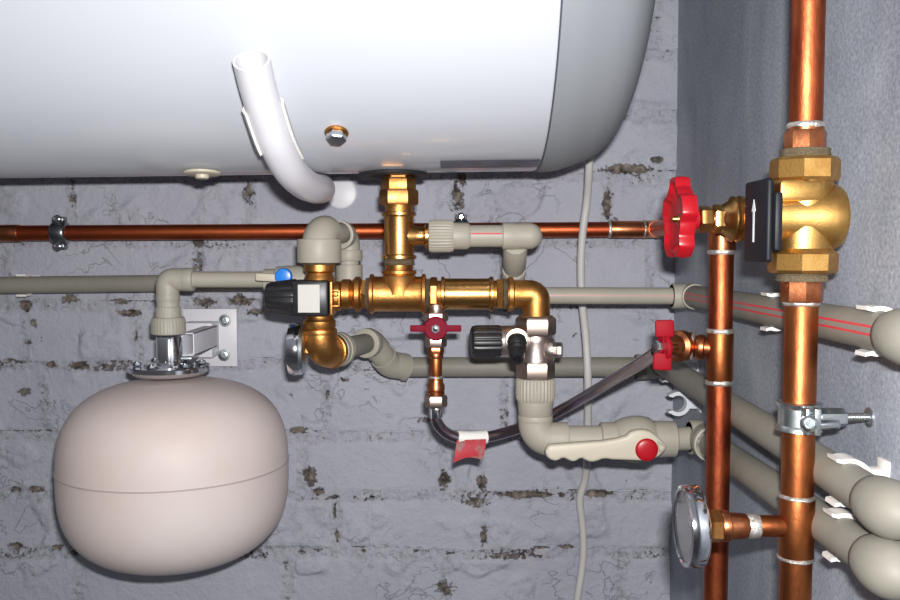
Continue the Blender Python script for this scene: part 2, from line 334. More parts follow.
# ------------------------------------------------------------------ setting
def wall_back():
    xs = [-2.0+.05*i for i in range(25)]
    xs = [x for x in xs if x < -.70]; x = -.70
    while x < RW: xs.append(x); x += .0021
    xs.append(RW)
    zs = [i*.06 for i in range(14)]; z = .80
    zs = [q for q in zs if q < .80]
    while z < 1.72: zs.append(z); z += .0021
    zs += [1.75+.07*i for i in range(10)]
    S = D/F
    def pz(py): return P(450, py, 0).z
    def pxx(px): return P(px, 300, 0).x
    # course lines and head joints read from the wall
    rows = [pz(y) for y in (176-184, 176-122, 176-61, 176, 242, 305, 365, 436, 495.5, 553, 613, 674)]
    heads = {0: (90, 290, 480, 650), 1: (40, 220, 420, 600), 2: (100, 300, 500, 690), 3: (75, 252, 458, 607), 4: (8, 196, 345, 500, 650),
             5: (25, 138, 310, 490), 6: (40, 150, 325, 505), 7: (55, 300, 444, 482), 8: (55, 334, 484), 9: (70, 285, 446, 625), 10: (150, 350, 560)}
    hx = {k: [pxx(v) for v in vs] for k, vs in heads.items()}
    patches = [(308,476,8,11,1),(317,492,9,5,.9),(333,497,12,4,.6),(444,480,7,9,1),(482,482,6,9,1),(476,502,20,7,.7),(526,495,30,4,1.1),(564,495,4,3,.8),
        (600,494,16,3.5,1.1),(484,536,4,11,.9),(543,548,12,2.5,.8),(569,547,9,3.5,.8),(444,588,13,10,.7),(333,511,2,10,.8),(335,536,2,10,.9),
        (296,430,11,4,1),(326,395,3,8,.7),(626,169,26,5,1.1),(655,160,7,4,.9),(606,205,4,17,1),(613,222,6,6,.6),(458,198,9,20,.75),(462,178,5,9,1),(250,195,9,17,.6),(75,195,5,16,.65),(200,243,12,6,.7),
        (25,305,7,7,.9),(70,299,10,6,.85),(130,313,14,4,1),(120,301,10,4,.8),(205,302,14,6,.8),(240,301,14,7,.85),(275,306,12,6,.9),(255,312,10,4,.8),
        (78,366,12,5,1),(50,365,6,4,.8),(103,366,7,4,.8),(22,392,8,5,.9),(33,324,5,6,.7),(27,343,6,4,.7),(41,340,3,6,.5),(8,361,14,3,.5),(135,335,2,8,.7),(136,355,4,8,.4),
        (10,490,8,4,.9),(31,489,9,4,1),(9,546,8,4,1),(50,548,7,4,.8),(68,553,10,4,.7),(345,380,8,3,.6),(345,300,20,4,.4),(425,420,14,5,.65),(443,470,2,8,.6),
        (300,552,8,4,.6),(315,550,6,3,.7),(362,551,3,3,.8),(283,566,3,8,.6),(420,551,12,2,.7),(450,553,7,2,.7),(520,430,10,5,.5),(575,300,40,2.5,.5),(615,307,22,3,.45),(640,318,3,7,.4),(655,175,14,4,.4),
        (240,240,20,3,.3),(170,236,30,2,.3),(575,335,3,4,.5),(625,480,12,6,.3),(400,465,6,8,.2),(18,362,12,2,.6),(200,362,6,3,.6),(265,362,8,3,.5),(290,395,4,6,.5),(10,235,9,3,.3),(520,215,3,9,.3)]
    pt = [(pxx(a), pz(b_), c*S, d*S, e) for a, b_, c, d, e in patches]
    NV = noise.noise
    bm = bmesh.new(); bare = []; mort = []
    grid = []
    for zz in zs:
        r_ = []
        for xx in xs:
            fine = -.705 < xx and .79 < zz < 1.73
            h = 0; ba = 0; mo = 0
            if fine:
                wx = xx + .0035*NV(V((xx*14, zz*14, 3))) + .0015*NV(V((xx*60, zz*60, 8)))
                wz = zz + .0030*NV(V((xx*9, zz*9, 13))) + .0014*NV(V((xx*55, zz*55, 18)))
                k = 0; dr = 9; below = 1
                for i, rz in enumerate(rows):
                    if abs(wz-rz) < abs(dr): dr = wz-rz
                    if wz < rz: k = i
                dh = min([abs(wx-q) for q in hx.get(k, [0])] or [9])
                jw = .0062+.0022*NV(V((xx*11, zz*11, 5)))
                # mortar: sharp upper lip, ragged lower one
                jr = 1-min(1, max(0, (abs(dr)-jw)/(.0016 if dr > 0 else .0045)))
                jh = 1-min(1, max(0, (dh-jw*.9)/.004))
                j = max(jr, jh)
                dep = .0022+.0022*NV(V((xx*7, zz*7, 25)))
                rough = NV(V((xx*170, zz*170, 1)))*.0016+NV(V((xx*75, zz*75, 2)))*.0018
                h = -j*dep + j*rough + .0009*NV(V((xx*10, zz*10, 7))) + .00035*NV(V((xx*45, zz*45, 9)))
                # blobs of mortar smeared over the brick faces
                sm = NV(V((xx*9, zz*9, 41)))+.5*NV(V((xx*25, zz*25, 42)))
                e = max(0, min(1, (sm-.18)*9)); h += e*(.0022+.0024*NV(V((xx*80, zz*80, 44))))*(1-.5*j)
                mo = max(j, e*.5)
                ba = j*(.24+.42*NV(V((xx*16, zz*16, 55))))
                lip = max(0, 1-abs(dr-jw-.0005)/.0017)*max(0, min(1, .62+1.6*NV(V((xx*11, zz*4, 71))))); ba = max(ba, lip*.72)
                for (ax_, az, rx, rz_, st) in pt:
                    ux = (xx-ax_)/rx; uz = (zz-az)/rz_
                    q = ux*ux+uz*uz
                    if q < 4:
                        g = math.exp(-q*.9)*st*1.0+ .16*NV(V((xx*90, zz*90, 61)))
                        if g > ba: ba = g
                if ba > .5: h -= .002*min(1, (ba-.5)*2.5)
            r_.append(bm.verts.new((xx, -h, zz))); bare.append(max(0, min(1, ba))); mort.append(mo)
        grid.append(r_)
    for a in range(len(zs)-1):
        for c in range(len(xs)-1):
            f = bm.faces.new((grid[a][c], grid[a][c+1], grid[a+1][c+1], grid[a+1][c])); f.smooth = True
    me = bpy.data.meshes.new('wall_back'); bm.to_mesh(me); bm.free()
    me.materials.append(M['brick'])
    at = me.attributes.new('bare', 'FLOAT', 'POINT'); at.data.foreach_set('value', bare)
    at = me.attributes.new('mortar', 'FLOAT', 'POINT'); at.data.foreach_set('value', mort)
    o = bpy.data.objects.new('wall_back', me); COL.objects.link(o); struct(o)
wall_back()
w = MB(); w.box((RW+.05, -1.2, 1.2), .1, 2.41, 2.4, 0); o = w.build('wall_right', 'render', origin=(RW, 0, 0)); struct(o)
w = MB(); w.box((-.86, -1.2, -.02), 2.4, 2.5, .04, 0); o = w.build('floor', 'floor', origin=(0, 0, 0)); struct(o)

# ------------------------------------------------------------------ boiler
BR = .225; BY = -.235; BZ = CAM.z + .2968
def boil(px, py):
    """point of the boiler barrel seen at (px,py) and its outward normal"""
    d = P(px, py, 0)-CAM; d.normalize(); o = CAM-V((0, BY, BZ))
    a = d.y**2+d.z**2; b_ = o.y*d.y+o.z*d.z; c = o.y**2+o.z**2-BR**2
    t = (-b_-math.sqrt(max(0, b_*b_-a*c)))/a
    p = CAM+d*t; n = V((0, p.y-BY, p.z-BZ)).normalized(); return p, n
bo = thing('electric_boiler', 'large white horizontal water boiler with grey end cap hanging on the brick wall', 'boiler', (-.33, BY, BZ-BR))
L0, L1 = -.83, .085
ax = V((0, BY, BZ))
mb = MB(); mb.lathe(ax+X*L0, X, [(0, BR-.004), (.002, BR), (L1-L0-.003, BR), (L1-L0-.001, BR-.001), (L1-L0, BR-.004)], 160); mb.build('barrel', 'enamel', bo)
def capmb(sgn, x0):
    pr = [(0, BR-.003), (.0005, BR+.0006), (.004, BR+.001), (.020, BR), (.038, BR-.005), (.054, BR-.0105), (.068, BR-.019), (.080, BR-.034), (.0895, BR-.057), (.0965, BR-.088), (.101, BR-.125), (.1045, BR-.17), (.105, .02), (.105, .0005)]
    pr = [(t*.925, r) for t, r in pr]
    ps = [V((t, r, 0)) for t, r in pr]; sm = cr(ps[2:-1], 5)
    pr = pr[:2]+[(v.x, v.y) for v in sm]+pr[-1:]
    return MB().lathe(ax+X*x0, X*sgn, pr, 160)
lab(capmb(1, L1).build('end_cap', 'cap_grey', bo, sharp=60), 'grey plastic right end cap')
lab(capmb(-1, L0).build('end_cap', 'cap_grey', bo, sharp=60), 'grey plastic left end cap')
# outlet gasket
gx = P(399, 170, .23).x; gc = V((gx, -.225, BZ-BR+.0003))
mb = MB(); mb.lathe(gc+V((-.006,0,.001)), -Z, [(0, .033), (.0035, .034), (.0045, .032), (.0045, .024), (.0030, .022), (.0030, .001)], 60)
lab(mb.build('outlet_gasket', 'rubber', bo), 'black round rubber gasket around the water outlet')
# plug
p, n = boil(337, 136)
nd = (n*.35+V((0,-.25,-.75))).normalized()
mb = MB(); mb.lathe(p-n*.001, n, [(0, .0098), (.001, .0103), (.0022, .0103), (.003, .0095), (.003, .001)], 48); wsh = mb.build('plug_washer', 'brass', bo)
mb = MB(); mb.hexn(p+n*.002, p+n*.0085, .0088, rot=.3); lab(mb.build('hex_plug', 'zinc', bo), 'zinc hex plug in a brass washer')
mb = MB(); mb.hexn(p+n*.0084, p+n*.0092, .0075, rot=.3); mb.build('plug_face', 'steel_dark', bo)
# small plastic stopper
p, n = boil(201, 171)
nn = V((0, -.08, -1)).normalized()
mb = MB(); mb.lathe(p+V((0,.004,-.001)), nn, [(0, .0155), (.001, .0170), (.0028, .0170), (.0036, .0155), (.0038, .0065), (.0070, .0060), (.0074, .005)], 40)
lab(mb.build('stopper', 'ppr_cream', bo), 'cream plastic stopper under the barrel')
# rating label: thin curved sheet on the underside
mb = MB(); bm = mb.bm
pA, nA = boil(440, 161.5); xa = P(441, 165, .25).x; xb = P(537, 165, .25).x
angs = []
for py in (164.5, 167, 169.5, 172):
    q, nq = boil(450, py); angs.append(math.atan2(q.z-BZ, q.y-BY))
g = [[bm.verts.new((x_, BY+math.cos(a)*(BR+.0008), BZ+math.sin(a)*(BR+.0008))) for x_ in (xa, (xa+xb)/2, xb)] for a in angs]
for i in range(3):
    for j in range(2): bm.faces.new((g[i][j], g[i][j+1], g[i+1][j+1], g[i+1][j]))
lab(mb.build('rating_label', 'label', bo), 'dark rating label under the barrel')
bo.rotation_euler = (0, math.radians(-.75), 0)

# bent white tube hugging the boiler
pts = cr([Q(251.5,60,.662), Q(258,88,.680), Q(267,118,.700), Q(277,146,.722), Q(290,170,.755), Q(303,183,.795), Q(313,188,.83), Q(321,189,.87)], 10)
tb = thing('white_tube', 'white plastic tube bent into a hook in front of the boiler, upper end open', 'tube', Q(300,190,.8))
mb = MB(); R0 = .0142
mb.sweep(pts, R0, 48, cap=False)
mb.sweep(pts, R0-.0022, 48, cap=False)
bm = mb.bm; bm.verts.ensure_lookup_table(); n = len(pts)*48
for e0 in (0, n-48):
    for i in range(48): bm.faces.new((bm.verts[e0+i], bm.verts[e0+(i+1)%48], bm.verts[n+e0+(i+1)%48], bm.verts[n+e0+i]))
mb.build('tube_body', 'white_tube', tb, sharp=50)
# split sleeve edges hugging the tube
for s_, i0, i1, nm in ((-1, 16, 30, 'left'), (1, 16, 37, 'right')):
    mb = MB(); bm = mb.bm; rows_ = []
    for i in range(i0, i1):
        t = (pts[i+1]-pts[i-1]).normalized(); v = (CAM-pts[i]); v = (v-t*v.dot(t)).normalized(); sd = t.cross(v)*-1
        if sd.x*s_ < 0: sd = -sd
        ring_ = []
        for rr in (R0+.0004, R0+.0028):
            for a in ((-25, 5, 40, 75) if rr < R0+.001 else (75, 40, 5, -25)):
                a = math.radians(a)*1; ring_.append(bm.verts.new(pts[i]+(sd*math.cos(a)-v*math.sin(a))*rr))
        rows_.append(ring_)
    for k in range(len(rows_)-1):
        for j in range(8): bm.faces.new((rows_[k][j], rows_[k][(j+1)%8], rows_[k+1][(j+1)%8], rows_[k+1][j]))
    bm.faces.new(rows_[0][::-1]); bm.faces.new(rows_[-1])
    lab(mb.build('sleeve_wing', 'clip', tb), 'off-white %s wing of the split sleeve' % nm)
# disc on wall
mb = MB(); c = P(341, 193, .004); mb.lathe(c-YF*.004, YF, [(0, .0195), (.004, .0200), (.0055, .0190), (.006, .0175), (.006, .001)], 60)
tag(mb.build('wall_disc', 'white_steel'), 'round white plastic disc on the brick wall behind the bent white tube', 'cover disc')

# ------------------------------------------------------------------ cable
pts = cr([P(590,140,.10), P(589,170,.085), P(587,200,.062), P(583,230,.056), P(581,262,.052), P(582,300,.05), P(586,340,.065), P(588,380,.07), P(588,420,.05), P(587,460,.035), P(585,480,.022), P(580,500,.016), P(583,530,.013), P(583,560,.014), P(578,595,.018), P(571,640,.016), P(560,720,.012), P(555,900,.012)], 8)
mb = MB(); mb.sweep(pts, .0046, 20)
tag(mb.build('power_cable', 'cable'), 'pale grey power cable hanging from the boiler down the brick wall', 'cable')

# ------------------------------------------------------------------ horizontal copper pipe
cw = .036; cr_r = .0093
a = P(-260, 233.6, cw); c1 = P(653, 229.3, cw)
cp = thing('copper_pipe', 'horizontal reddish copper pipe running along the brick wall under the boiler', 'pipe', P(300, 240, cw))
top = V((.23, -(D-.74), c1.z))
mb = MB(); ptsc = bend(a, c1, V((c1.x, -.35, c1.z)), .014)
# pipe turns the corner and ends at the riser
mb.sweep([a, P(0,233.2,cw), P(300,231.4,cw)] + ptsc[1:-1] + [V((.238, -.22, c1.z)), V((.2315, -.336, c1.z))], cr_r, 32); mb.build('pipe_run', 'copper_red', cp)
for px, py, ln in ((8, 233.2, .016), (632, 229.4, .026)):
    q = P(px, py, cw); mb = MB(); mb.cyl(q-X*ln, q+X*ln*.9, cr_r*1.11, .0006); mb.build('coupling', 'copper_fit', cp)
    mb = MB(); ring(mb, q-X*(ln+.001), X, cr_r*1.05, .003); mb.build('solder_joint', 'solder', cp)
q = P(653, 229.3, cw); mb = MB(); mb.sweep(bend(q-X*.010, q, q+YF*.022, .013), cr_r*1.13, 32)
mb.build('corner_elbow', 'copper_fit', cp)
mb = MB(); ring(mb, q-X*.011, X, cr_r*1.12, .002); mb.build('solder_joint', 'solder', cp)

def band_clamp(px, py, w, r, label, tilt=0, name='pipe_clamp'):
    c = P(px, py, w)
    t = thing(name, label, 'pipe clamp', V((c.x, 0, c.z)), 'steel clamps on the horizontal copper pipe')
    mb = MB()
    mb.lathe(c-X*.0095, X, [(0, r+.0008), (.001, r+.003), (.003, r+.0042), (.016, r+.0042), (.018, r+.003), (.019, r+.0008)], 40); mb.build('band', 'steel_dark', t)
    for s_ in (1, -1):
        mb = MB(); mb.box(c+Z*s_*(r+.0065), .014, .013, .007, .0018, z=Z); mb.build('ear', 'steel_dark', t)
    for s_ in (1, -1):
        e = c+Z*s_*(r+.0068)+YF*.0065
        mb = MB(); mb.lathe(e, YF, [(0, .0048), (.0015, .0052), (.003, .0045), (.0036, .003), (.0028, .002), (.0028, .0003)], 24); mb.build('screw', 'chrome', t)
    mb = MB(); mb.cyl(c-YF*(r+.003), V((c.x, .004, c.z)), .0035); mb.build('stud', 'zinc', t)
    return t
band_clamp(60, 232.8, cw, cr_r, 'steel clamp with two screws on the copper pipe near the left edge')
band_clamp(461, 230.6, cw, cr_r, 'steel clamp on the copper pipe behind the ribbed beige union right of the brass tee')

# ------------------------------------------------------------------ clips
def clip(c, open_, along, r, base, label, mtl='clip', group=None, ln=.014, th=.0028, oa=72):
    """C-shaped clip: opens along open_, length along 'along', base stands on the wall 'base' metres behind the centre"""
    c, o_, l_ = V(c), V(open_).normalized(), V(along).normalized(); u = o_.cross(l_)
    pr = []
    A = [math.radians(oa+ i*((360-2*oa)/28)) for i in range(29)]; co_, si_ = math.cos(math.radians(oa)), math.sin(math.radians(oa))
    outer = [((r+th)*math.cos(a), (r+th)*math.sin(a)) for a in A]
    inner = [(r*math.cos(a), r*math.sin(a)) for a in reversed(A)]
    tip = lambda s_: [(r*co_+.0046, s_*(r*si_+.0034)), (r*co_+.0042, s_*(r*si_+.0010))]
    poly = outer + [tip(-1)[0], tip(-1)[1]] + inner + [tip(1)[1], tip(1)[0]]
    mb = MB(); mb.prism(poly, c-l_*ln/2, o_, u, l_, ln, 0)
    bl = base-r
    mb.box(c-o_*(r+th*.5+(bl-th*.5)/2), bl-th*.5+.0005, ln*.8, r*1.2, .0006, x=o_, z=u)
    mb.box(c-o_*(base-.0012), .0024, ln, r*2.1, .0006, x=o_, z=u)
    o = mb.build('pipe_clip', mtl, sharp=30); return tag(o, label, 'pipe clip', group)
def onright(px, d, x): pass

# ------------------------------------------------------------------ grey and beige polymer pipes

def pipe(name, label, pts, r, mtl='ppr', stripes=(), smat='stripe', group=None, cat='pipe'):
    mb = MB(); mb.sweep(pts, r, 48, stripes=stripes)
    return tag(mb.build(name, [mtl, smat]), label, cat, group)
# back left pipe
gw = .030
pipe('polymer_pipe', 'long grey plastic pipe on the brick wall at the left, ending behind the black knob', [P(-200, 287.5, gw), P(330, 281.5, gw)], .0104, 'ppr_grey')
clip(P(24, 285.2, gw), YF, X, .0106, gw, 'small white clip holding the grey pipe near the left edge', ln=.012)
# upper line
uw = .135
def U(px, py=None, w=uw): return P(px, py if py is not None else 290, w)
el = U(167.5, 279.5, .15); zu = el.z
def UL(px, w=uw):     # point of the upper line, kept level
    q = P(px, 290, w); return V((q.x, q.y, zu + (q.x-el.x)*-.012))
mb = elbow_mb(V((P(193,279,.15).x, el.y, el.z)), el, V((el.x, el.y, P(171,302,.15).z)), .0122, .0128, 0, rad=.006)
q = V((P(193,279,.15).x, el.y, el.z)); mb.cyl(q-X*.010, q+X*.001, .0126, .0012)
q = V((el.x, el.y, P(171,300,.15).z)); mb.cyl(q-Z*.001, q+Z*.006, .0126, .0006)
tag(mb.build('polymer_elbow', 'ppr'), 'beige plastic elbow turning down to the expansion tank', 'pipe fitting')
pipe('polymer_pipe', 'short beige pipe with red stripe between tank elbow and blue-capped valve', [V((P(192,279,.15).x, el.y, el.z)), V((P(268,279,.15).x, el.y, el.z))], .0086, 'ppr', (2,), 'stripe_pale')
# valve with blue cap
bv = thing('ball_valve', 'small beige plastic valve with round blue cap, left of the black knob', 'valve', V((P(285,279,.15).x, el.y, el.z-.014)))
A0 = V((P(264,279,.15).x, el.y, el.z)); 
mb = MB(); xe = P(330,279,.15).x-A0.x
mb.lathe(A0, X, [(0,.0105),(.001,.0115),(.012,.0115),(.014,.0140),(.026,.0150),(.040,.0150),(.052,.0140),(.054,.0115),(xe-.001,.0115),(xe,.0105)], 40); mb.build('valve_body', 'ppr', bv)
c = P(283.5, 276.5, .183)
mb = MB(); mb.lathe(c-YF*.016, YF, [(0,.006),(.012,.006),(.012,.0088),(.018,.0088),(.0195,.0078),(.020,.006),(.020,.0005)], 36); mb.build('blue_cap', 'blue', bv)
mb = MB(); mb.box(P(270, 277.5, .178), .030, .006, .0085, .002, x=V((1,0,-.05))); mb.build('lever', 'ppr_cream', bv)
# upper line from behind the brass manifold to the corner
e1 = V((.2610, 0, 0)); 
uz = P(690, 296, .14).z
E = V((P(691,296,.14).x, -.14, uz))
pipe('polymer_pipe', 'long beige pipe with thin red stripe, running from behind the brass tee to the corner', [V((P(330,288,.14).x, -.14, uz+.0015)), V((E.x-.018, -.14, uz))], .0092, 'ppr', (11,), 'stripe_pale')
elb_end = Q(888, 333, .513); u_b = (E-elb_end).normalized()
mb = elbow_mb(E-X*.021, E, E+(V((elb_end.x, elb_end.y, elb_end.z))-E).normalized()*.017, .0124, .0138, .015, rad=.010)
tag(mb.build('polymer_elbow', 'ppr'), 'beige plastic elbow in the corner behind the left copper riser, topmost of the corner elbows', 'pipe fitting')
pipe('polymer_pipe', 'beige pipe with two red stripes along the right wall, highest of three', [E+(elb_end-E)*.02, elb_end-u_b*.012], .0122, 'ppr_grey', (9, 12), 'stripe')
# tee and fittings seen above the brass tube
tx = P(513, 288, .14)
mb = MB(); q = V((tx.x, -.14, uz)); mb.cyl(q-X*.020, q+X*.020, .0135, .001); mb.cyl(q, q+Z*.018, .0130, .001)
tag(mb.build('polymer_tee', 'ppr'), 'beige plastic tee half hidden above the brass elbow', 'pipe fitting')
q = V((P(436,288,.14).x, -.14, uz+.001)); mb = MB(); mb.cyl(q-X*.022, q+X*.022, .0148, .001)
tag(mb.build('polymer_coupling', 'ppr'), 'beige plastic coupling peeking above the shiny brass tube', 'pipe fitting')
# right wall run ends: big rounded elbow into the wall
def end_elbow(c, back, label, r=.0165, sc=1.0, pr=.0125):
    c = V(c); back = V(back).normalized(); mb = MB()
    mb.lathe(c+back*.020*sc, -back, [(0,r*.76),(.0015,r*.88),(.008*sc,r*.97),(.018*sc,r*1.04),(.027*sc,r*.99),(.034*sc,r*.83),(.039*sc,r*.58),(.042*sc,r*.3),(.043*sc,.0004)], 48)
    mb.cyl(c-back*.003, V((RW+.004, c.y, c.z)), r*.98, .001)
    return tag(mb.build('polymer_elbow', 'ppr_grey', sharp=50), label, 'pipe fitting')
end_elbow(elb_end-u_b*.026, u_b, 'grey plastic elbow cut by the right edge, on the highest wall pipe', .0160)
# middle line
mw = .045
mE = P(652, 367, mw); mend = Q(880, 503, .510)
mz = mE.z; mS = P(659, 361.5, .062)
pipe('polymer_pipe', 'grey plastic pipe along the brick wall behind the safety valve, lower of the wall pipes', [V((P(404,368,mw).x, -mw, mz)), mE-X*.004], .0118, 'ppr_grey')
md = (mend-mS).normalized()
mb = elbow_mb(mE-X*.020, mE, mS+md*.014, .0146, .0152, .014, rad=.008)
tag(mb.build('polymer_elbow', 'ppr_grey'), 'grey plastic elbow in the corner behind the red butterfly handle', 'pipe fitting')
pipe('polymer_pipe', 'grey pipe along the right wall, middle of three', [mS-md*.004, mend+md*.006], .0128, 'ppr_grey')
end_elbow(mend+md*.010, -md, 'big rounded grey elbow at the right edge on the middle wall pipe', .0165)
# lower line
lE = Q(701, 437, .885); lend = Q(879, 562, .503); ld = (lend-lE).normalized()
mb = elbow_mb(lE-X*.012, lE, lE+ld*.040, .0155, .0175, .0135, rad=.010)
tag(mb.build('polymer_elbow', 'ppr'), 'beige plastic elbow between cream valve and left copper riser', 'pipe fitting')
pipe('polymer_pipe', 'grey pipe along the right wall, lowest of three', [lE+ld*.01, lend+ld*.006], .0128, 'ppr_grey')
end_elbow(lend+ld*.010, -ld, 'big rounded grey elbow at the lower right, on the lowest wall pipe', .0165)
# clips on the right wall
def rclip(a, b_, d, r, label, mtl='clip', dz=0):
    y = -(D-d); t = (y-a.y)/(b_.y-a.y); c = a+(b_-a)*t; c.z += dz
    return clip(c, -X, (b_-a), r, RW-c.x+.0005, label, mtl)
rclip(E, elb_end, .700, .0124, 'white clip on the highest wall pipe between the two copper risers')
rclip(E, elb_end, .530, .0124, 'white clip on the highest wall pipe near the right edge')
rclip(mS, mend, .556, .0130, 'white clip on the middle wall pipe right of the main riser')
rclip(lE, lend, .556, .0130, 'white clip on the lowest wall pipe below the bigger clip')
rclip(mS, mend, .985, .0130, 'pale clip holding the middle wall pipe in the corner below the red butterfly handle', 'grey_clip')
c = Q(677, 403, .97); c.x = min(c.x, RW-.024)
clip(c, -X, YF, .0094, RW-c.x+.0005, 'empty pale grey clip in the corner under the red butterfly handle', 'grey_clip', th=.0042, oa=50, ln=.012)

# ------------------------------------------------------------------ brass manifold (w = .21)
bw = .21
def B(px, py, w=bw): return P(px, py, w)
vx = B(399, 236).x; zB = B(399, 294).z; s = (D-bw)/F
def BV(py): return V((vx, -bw, B(399, py).z))
def BH(px): return V((B(px, 294).x, -bw, zB))
u = thing('brass_union', 'brass hex union screwed into the boiler outlet', 'pipe fitting', BV(213))
mb = MB(); mb.hexn(BV(166), BV(178), 14*s, 6, PI6, .04); mb.build('nipple', 'brass_dark', u)
mb = MB(); mb.hexn(BV(178), BV(191), 17*s, 6, PI6, .06); mb.build('hex_collar', 'brass', u)
mb = MB(); mb.hexn(BV(190), BV(205), 19.5*s, 6, PI6, .05); mb.build('union_nut', 'brass_dark', u)
mb = MB(); mb.lathe(BV(205), -Z, [(0,14.5*s),(4*s,13.5*s),(9*s,14.5*s)], 40); mb.build('tail', 'brass', u)
def tee(axis_pts, r, rim, label, branch=None, mtl='brass', rb=None):
    a, b_ = axis_pts; d = (b_-a).normalized(); L = (b_-a).length
    mb = MB(); mb.lathe(a, d, [(0,rim*.93),(.0006,rim),(.0034,rim),(.0046,r*1.02),(.006,r),(L-.006,r),(L-.0046,r*1.02),(L-.0034,rim),(L-.0006,rim),(L,rim*.93)], 48)
    if branch:
        p, q, r1, r2 = branch; e = (q-p).normalized(); l = (q-p).length
        mb.lathe(p, e, [(0,r1*1.25),(r*.95,r1*1.18),(r*1.15,r1),(l-.006,r1),(l-.0046,r1*1.03),(l-.0034,r2),(l-.0006,r2),(l,r2*.93)], 44)
    return tag(mb.build('brass_tee', mtl), label, 'pipe fitting')
tee((BV(212), BV(259)), 14.6*s, 17.5*s, 'upright brass tee with side outlet to the ribbed beige union', (BV(236), V((B(429,236).x, -bw, BV(236).z)), 9.5*s, 12.5*s), 'brass_shiny')
mb = MB(); mb.cyl(BV(257), BV(272), 14*s); o = mb.build('brass_nipple', 'brass_dark'); tag(o, 'short brass nipple between the upright tee and the level tee', 'pipe fitting')
o2 = fuzz(BV(259), -Z, 15*s, .006, 3).build('thread_hemp', 'hemp', o)
tee((BH(370), BH(426)), 17.5*s, 20*s, 'level brass tee in the middle of the manifold', (BH(399), BV(270), 15*s, 17.5*s), 'brass')
# left neck toward mixing valve
n1_ = thing('brass_neck', 'stepped brass coupling between mixing valve and level tee', 'pipe fitting', BH(356)-Z*.018)
mb = MB(); a = BH(341); mb.lathe(a, X, [(0,13*s),(2*s,15*s),(9*s,15*s),(11*s,13*s),(13*s,15.5*s),(15*s,17.5*s),(19*s,17.5*s),(21*s,14*s),(22*s,14*s)], 44); mb.build('neck_body', 'brass', n1_)
mb = MB(); mb.hexn(BH(362), BH(368), 16*s, 6, .5); mb.build('hex', 'brass', n1_)
fuzz(BH(366), X, 15.5*s, .005, 5).build('thread_hemp', 'hemp', n1_)
# right neck
n2_ = thing('brass_nipple', 'brass hex nipple just right of the level tee, behind the red mini valve', 'pipe fitting', BH(433)-Z*.018)
mb = MB(); mb.cyl(BH(425), BH(443), 13.5*s); mb.hexn(BH(430), BH(437.5), 17*s, 6, .0); mb.build('nipple_body', 'brass', n2_)
fuzz(BH(426), X, 15*s, .004, 6).build('thread_hemp', 'hemp', n2_)
mb = MB(); mb.lathe(BH(441), X, [(0,15.5*s),(.0006,17.5*s),(.003,17.5*s),(.004,15.8*s),(.006,15.6*s),(46*s,15.6*s),(48*s,16*s),(49*s,17.5*s),(52*s,17.5*s),(52.6*s,15.5*s)], 48)
tag(mb.build('brass_tube', 'brass_shiny'), 'smooth shiny brass coupling tube right of the tee', 'pipe fitting')
n3_ = thing('brass_nipple', 'brass hex nipple between the shiny tube and the brass elbow', 'pipe fitting', BH(500)-Z*.018)
mb = MB(); mb.cyl(BH(492), BH(511), 13.5*s); mb.hexn(BH(496), BH(503), 16.5*s, 6, .4); mb.build('nipple_body', 'brass', n3_)
fuzz(BH(503), X, 15*s, .0045, 7).build('thread_hemp', 'hemp', n3_)
ex = BH(536); ez = V((ex.x, -bw, B(536, 319).z))
mb = MB(); mb.sweep(bend(BH(509), ex, ez, .0065, 16), 14.0*s, 40)
mb.lathe(BH(508), X, [(0,16*s),(.0006,17.5*s),(.0045,17.5*s),(.006,14.5*s)], 44)
tag(mb.build('brass_elbow', 'brass'), 'brass elbow turning down to the nickel safety valve', 'pipe fitting')

# beige union and elbow right of upright tee
zr = BV(236).z
def R_(px, w=bw): return V((B(px,236).x, -bw, zr))
un = thing('polymer_union', 'beige plastic union with ribbed ring beside the upright brass tee', 'pipe fitting', R_(450)-Z*.016)
mb = MB(); mb.knurl(R_(429), R_(453.5), 16.3*s, 28, .05, up=Z); lab(mb.build('ribbed_ring', 'ppr', un), 'ribbed beige ring')
mb = MB(); mb.lathe(R_(453), X, [(0,13.5*s),(14*s,13.5*s),(17*s,11.5*s),(19*s,10*s)], 44); mb.build('socket', 'ppr', un)
pipe('polymer_pipe', 'short beige pipe with red stripe between ribbed union and beige elbow', [R_(470), R_(503)], 11*s, 'ppr', (10,), 'stripe')
q = R_(521); 
mb = MB(); mb.lathe(R_(502), X, [(0,12.6*s),(1*s,13.6*s),(12*s,13.6*s),(13*s,13.2*s),(27*s,13.2*s)]+[(27*s+13.2*s*math.sin(math.radians(t)),max(13.2*s*math.cos(math.radians(t)),.0001)) for t in (15,30,45,60,75,85,90)], 44)
tag(mb.build('polymer_elbow', 'ppr'), 'beige plastic elbow at the end of the short striped pipe', 'pipe fitting')
tq = V((tx.x, -.14, uz))
pA = V((q.x-.005, q.y+.004, q.z-.008)); pB = tq+Z*.012
mb = MB(); mb.cyl(pA, pA+(pB-pA)*.52, .0122, .0008); mb.cyl(pA+(pB-pA)*.50, pA+(pB-pA)*.60, .0105, .0004); mb.cyl(pA+(pB-pA)*.60, pB, .0125, .0008)
tag(mb.build('polymer_coupling', 'ppr'), 'stubby beige plastic coupling going down from the beige elbow', 'pipe fitting')

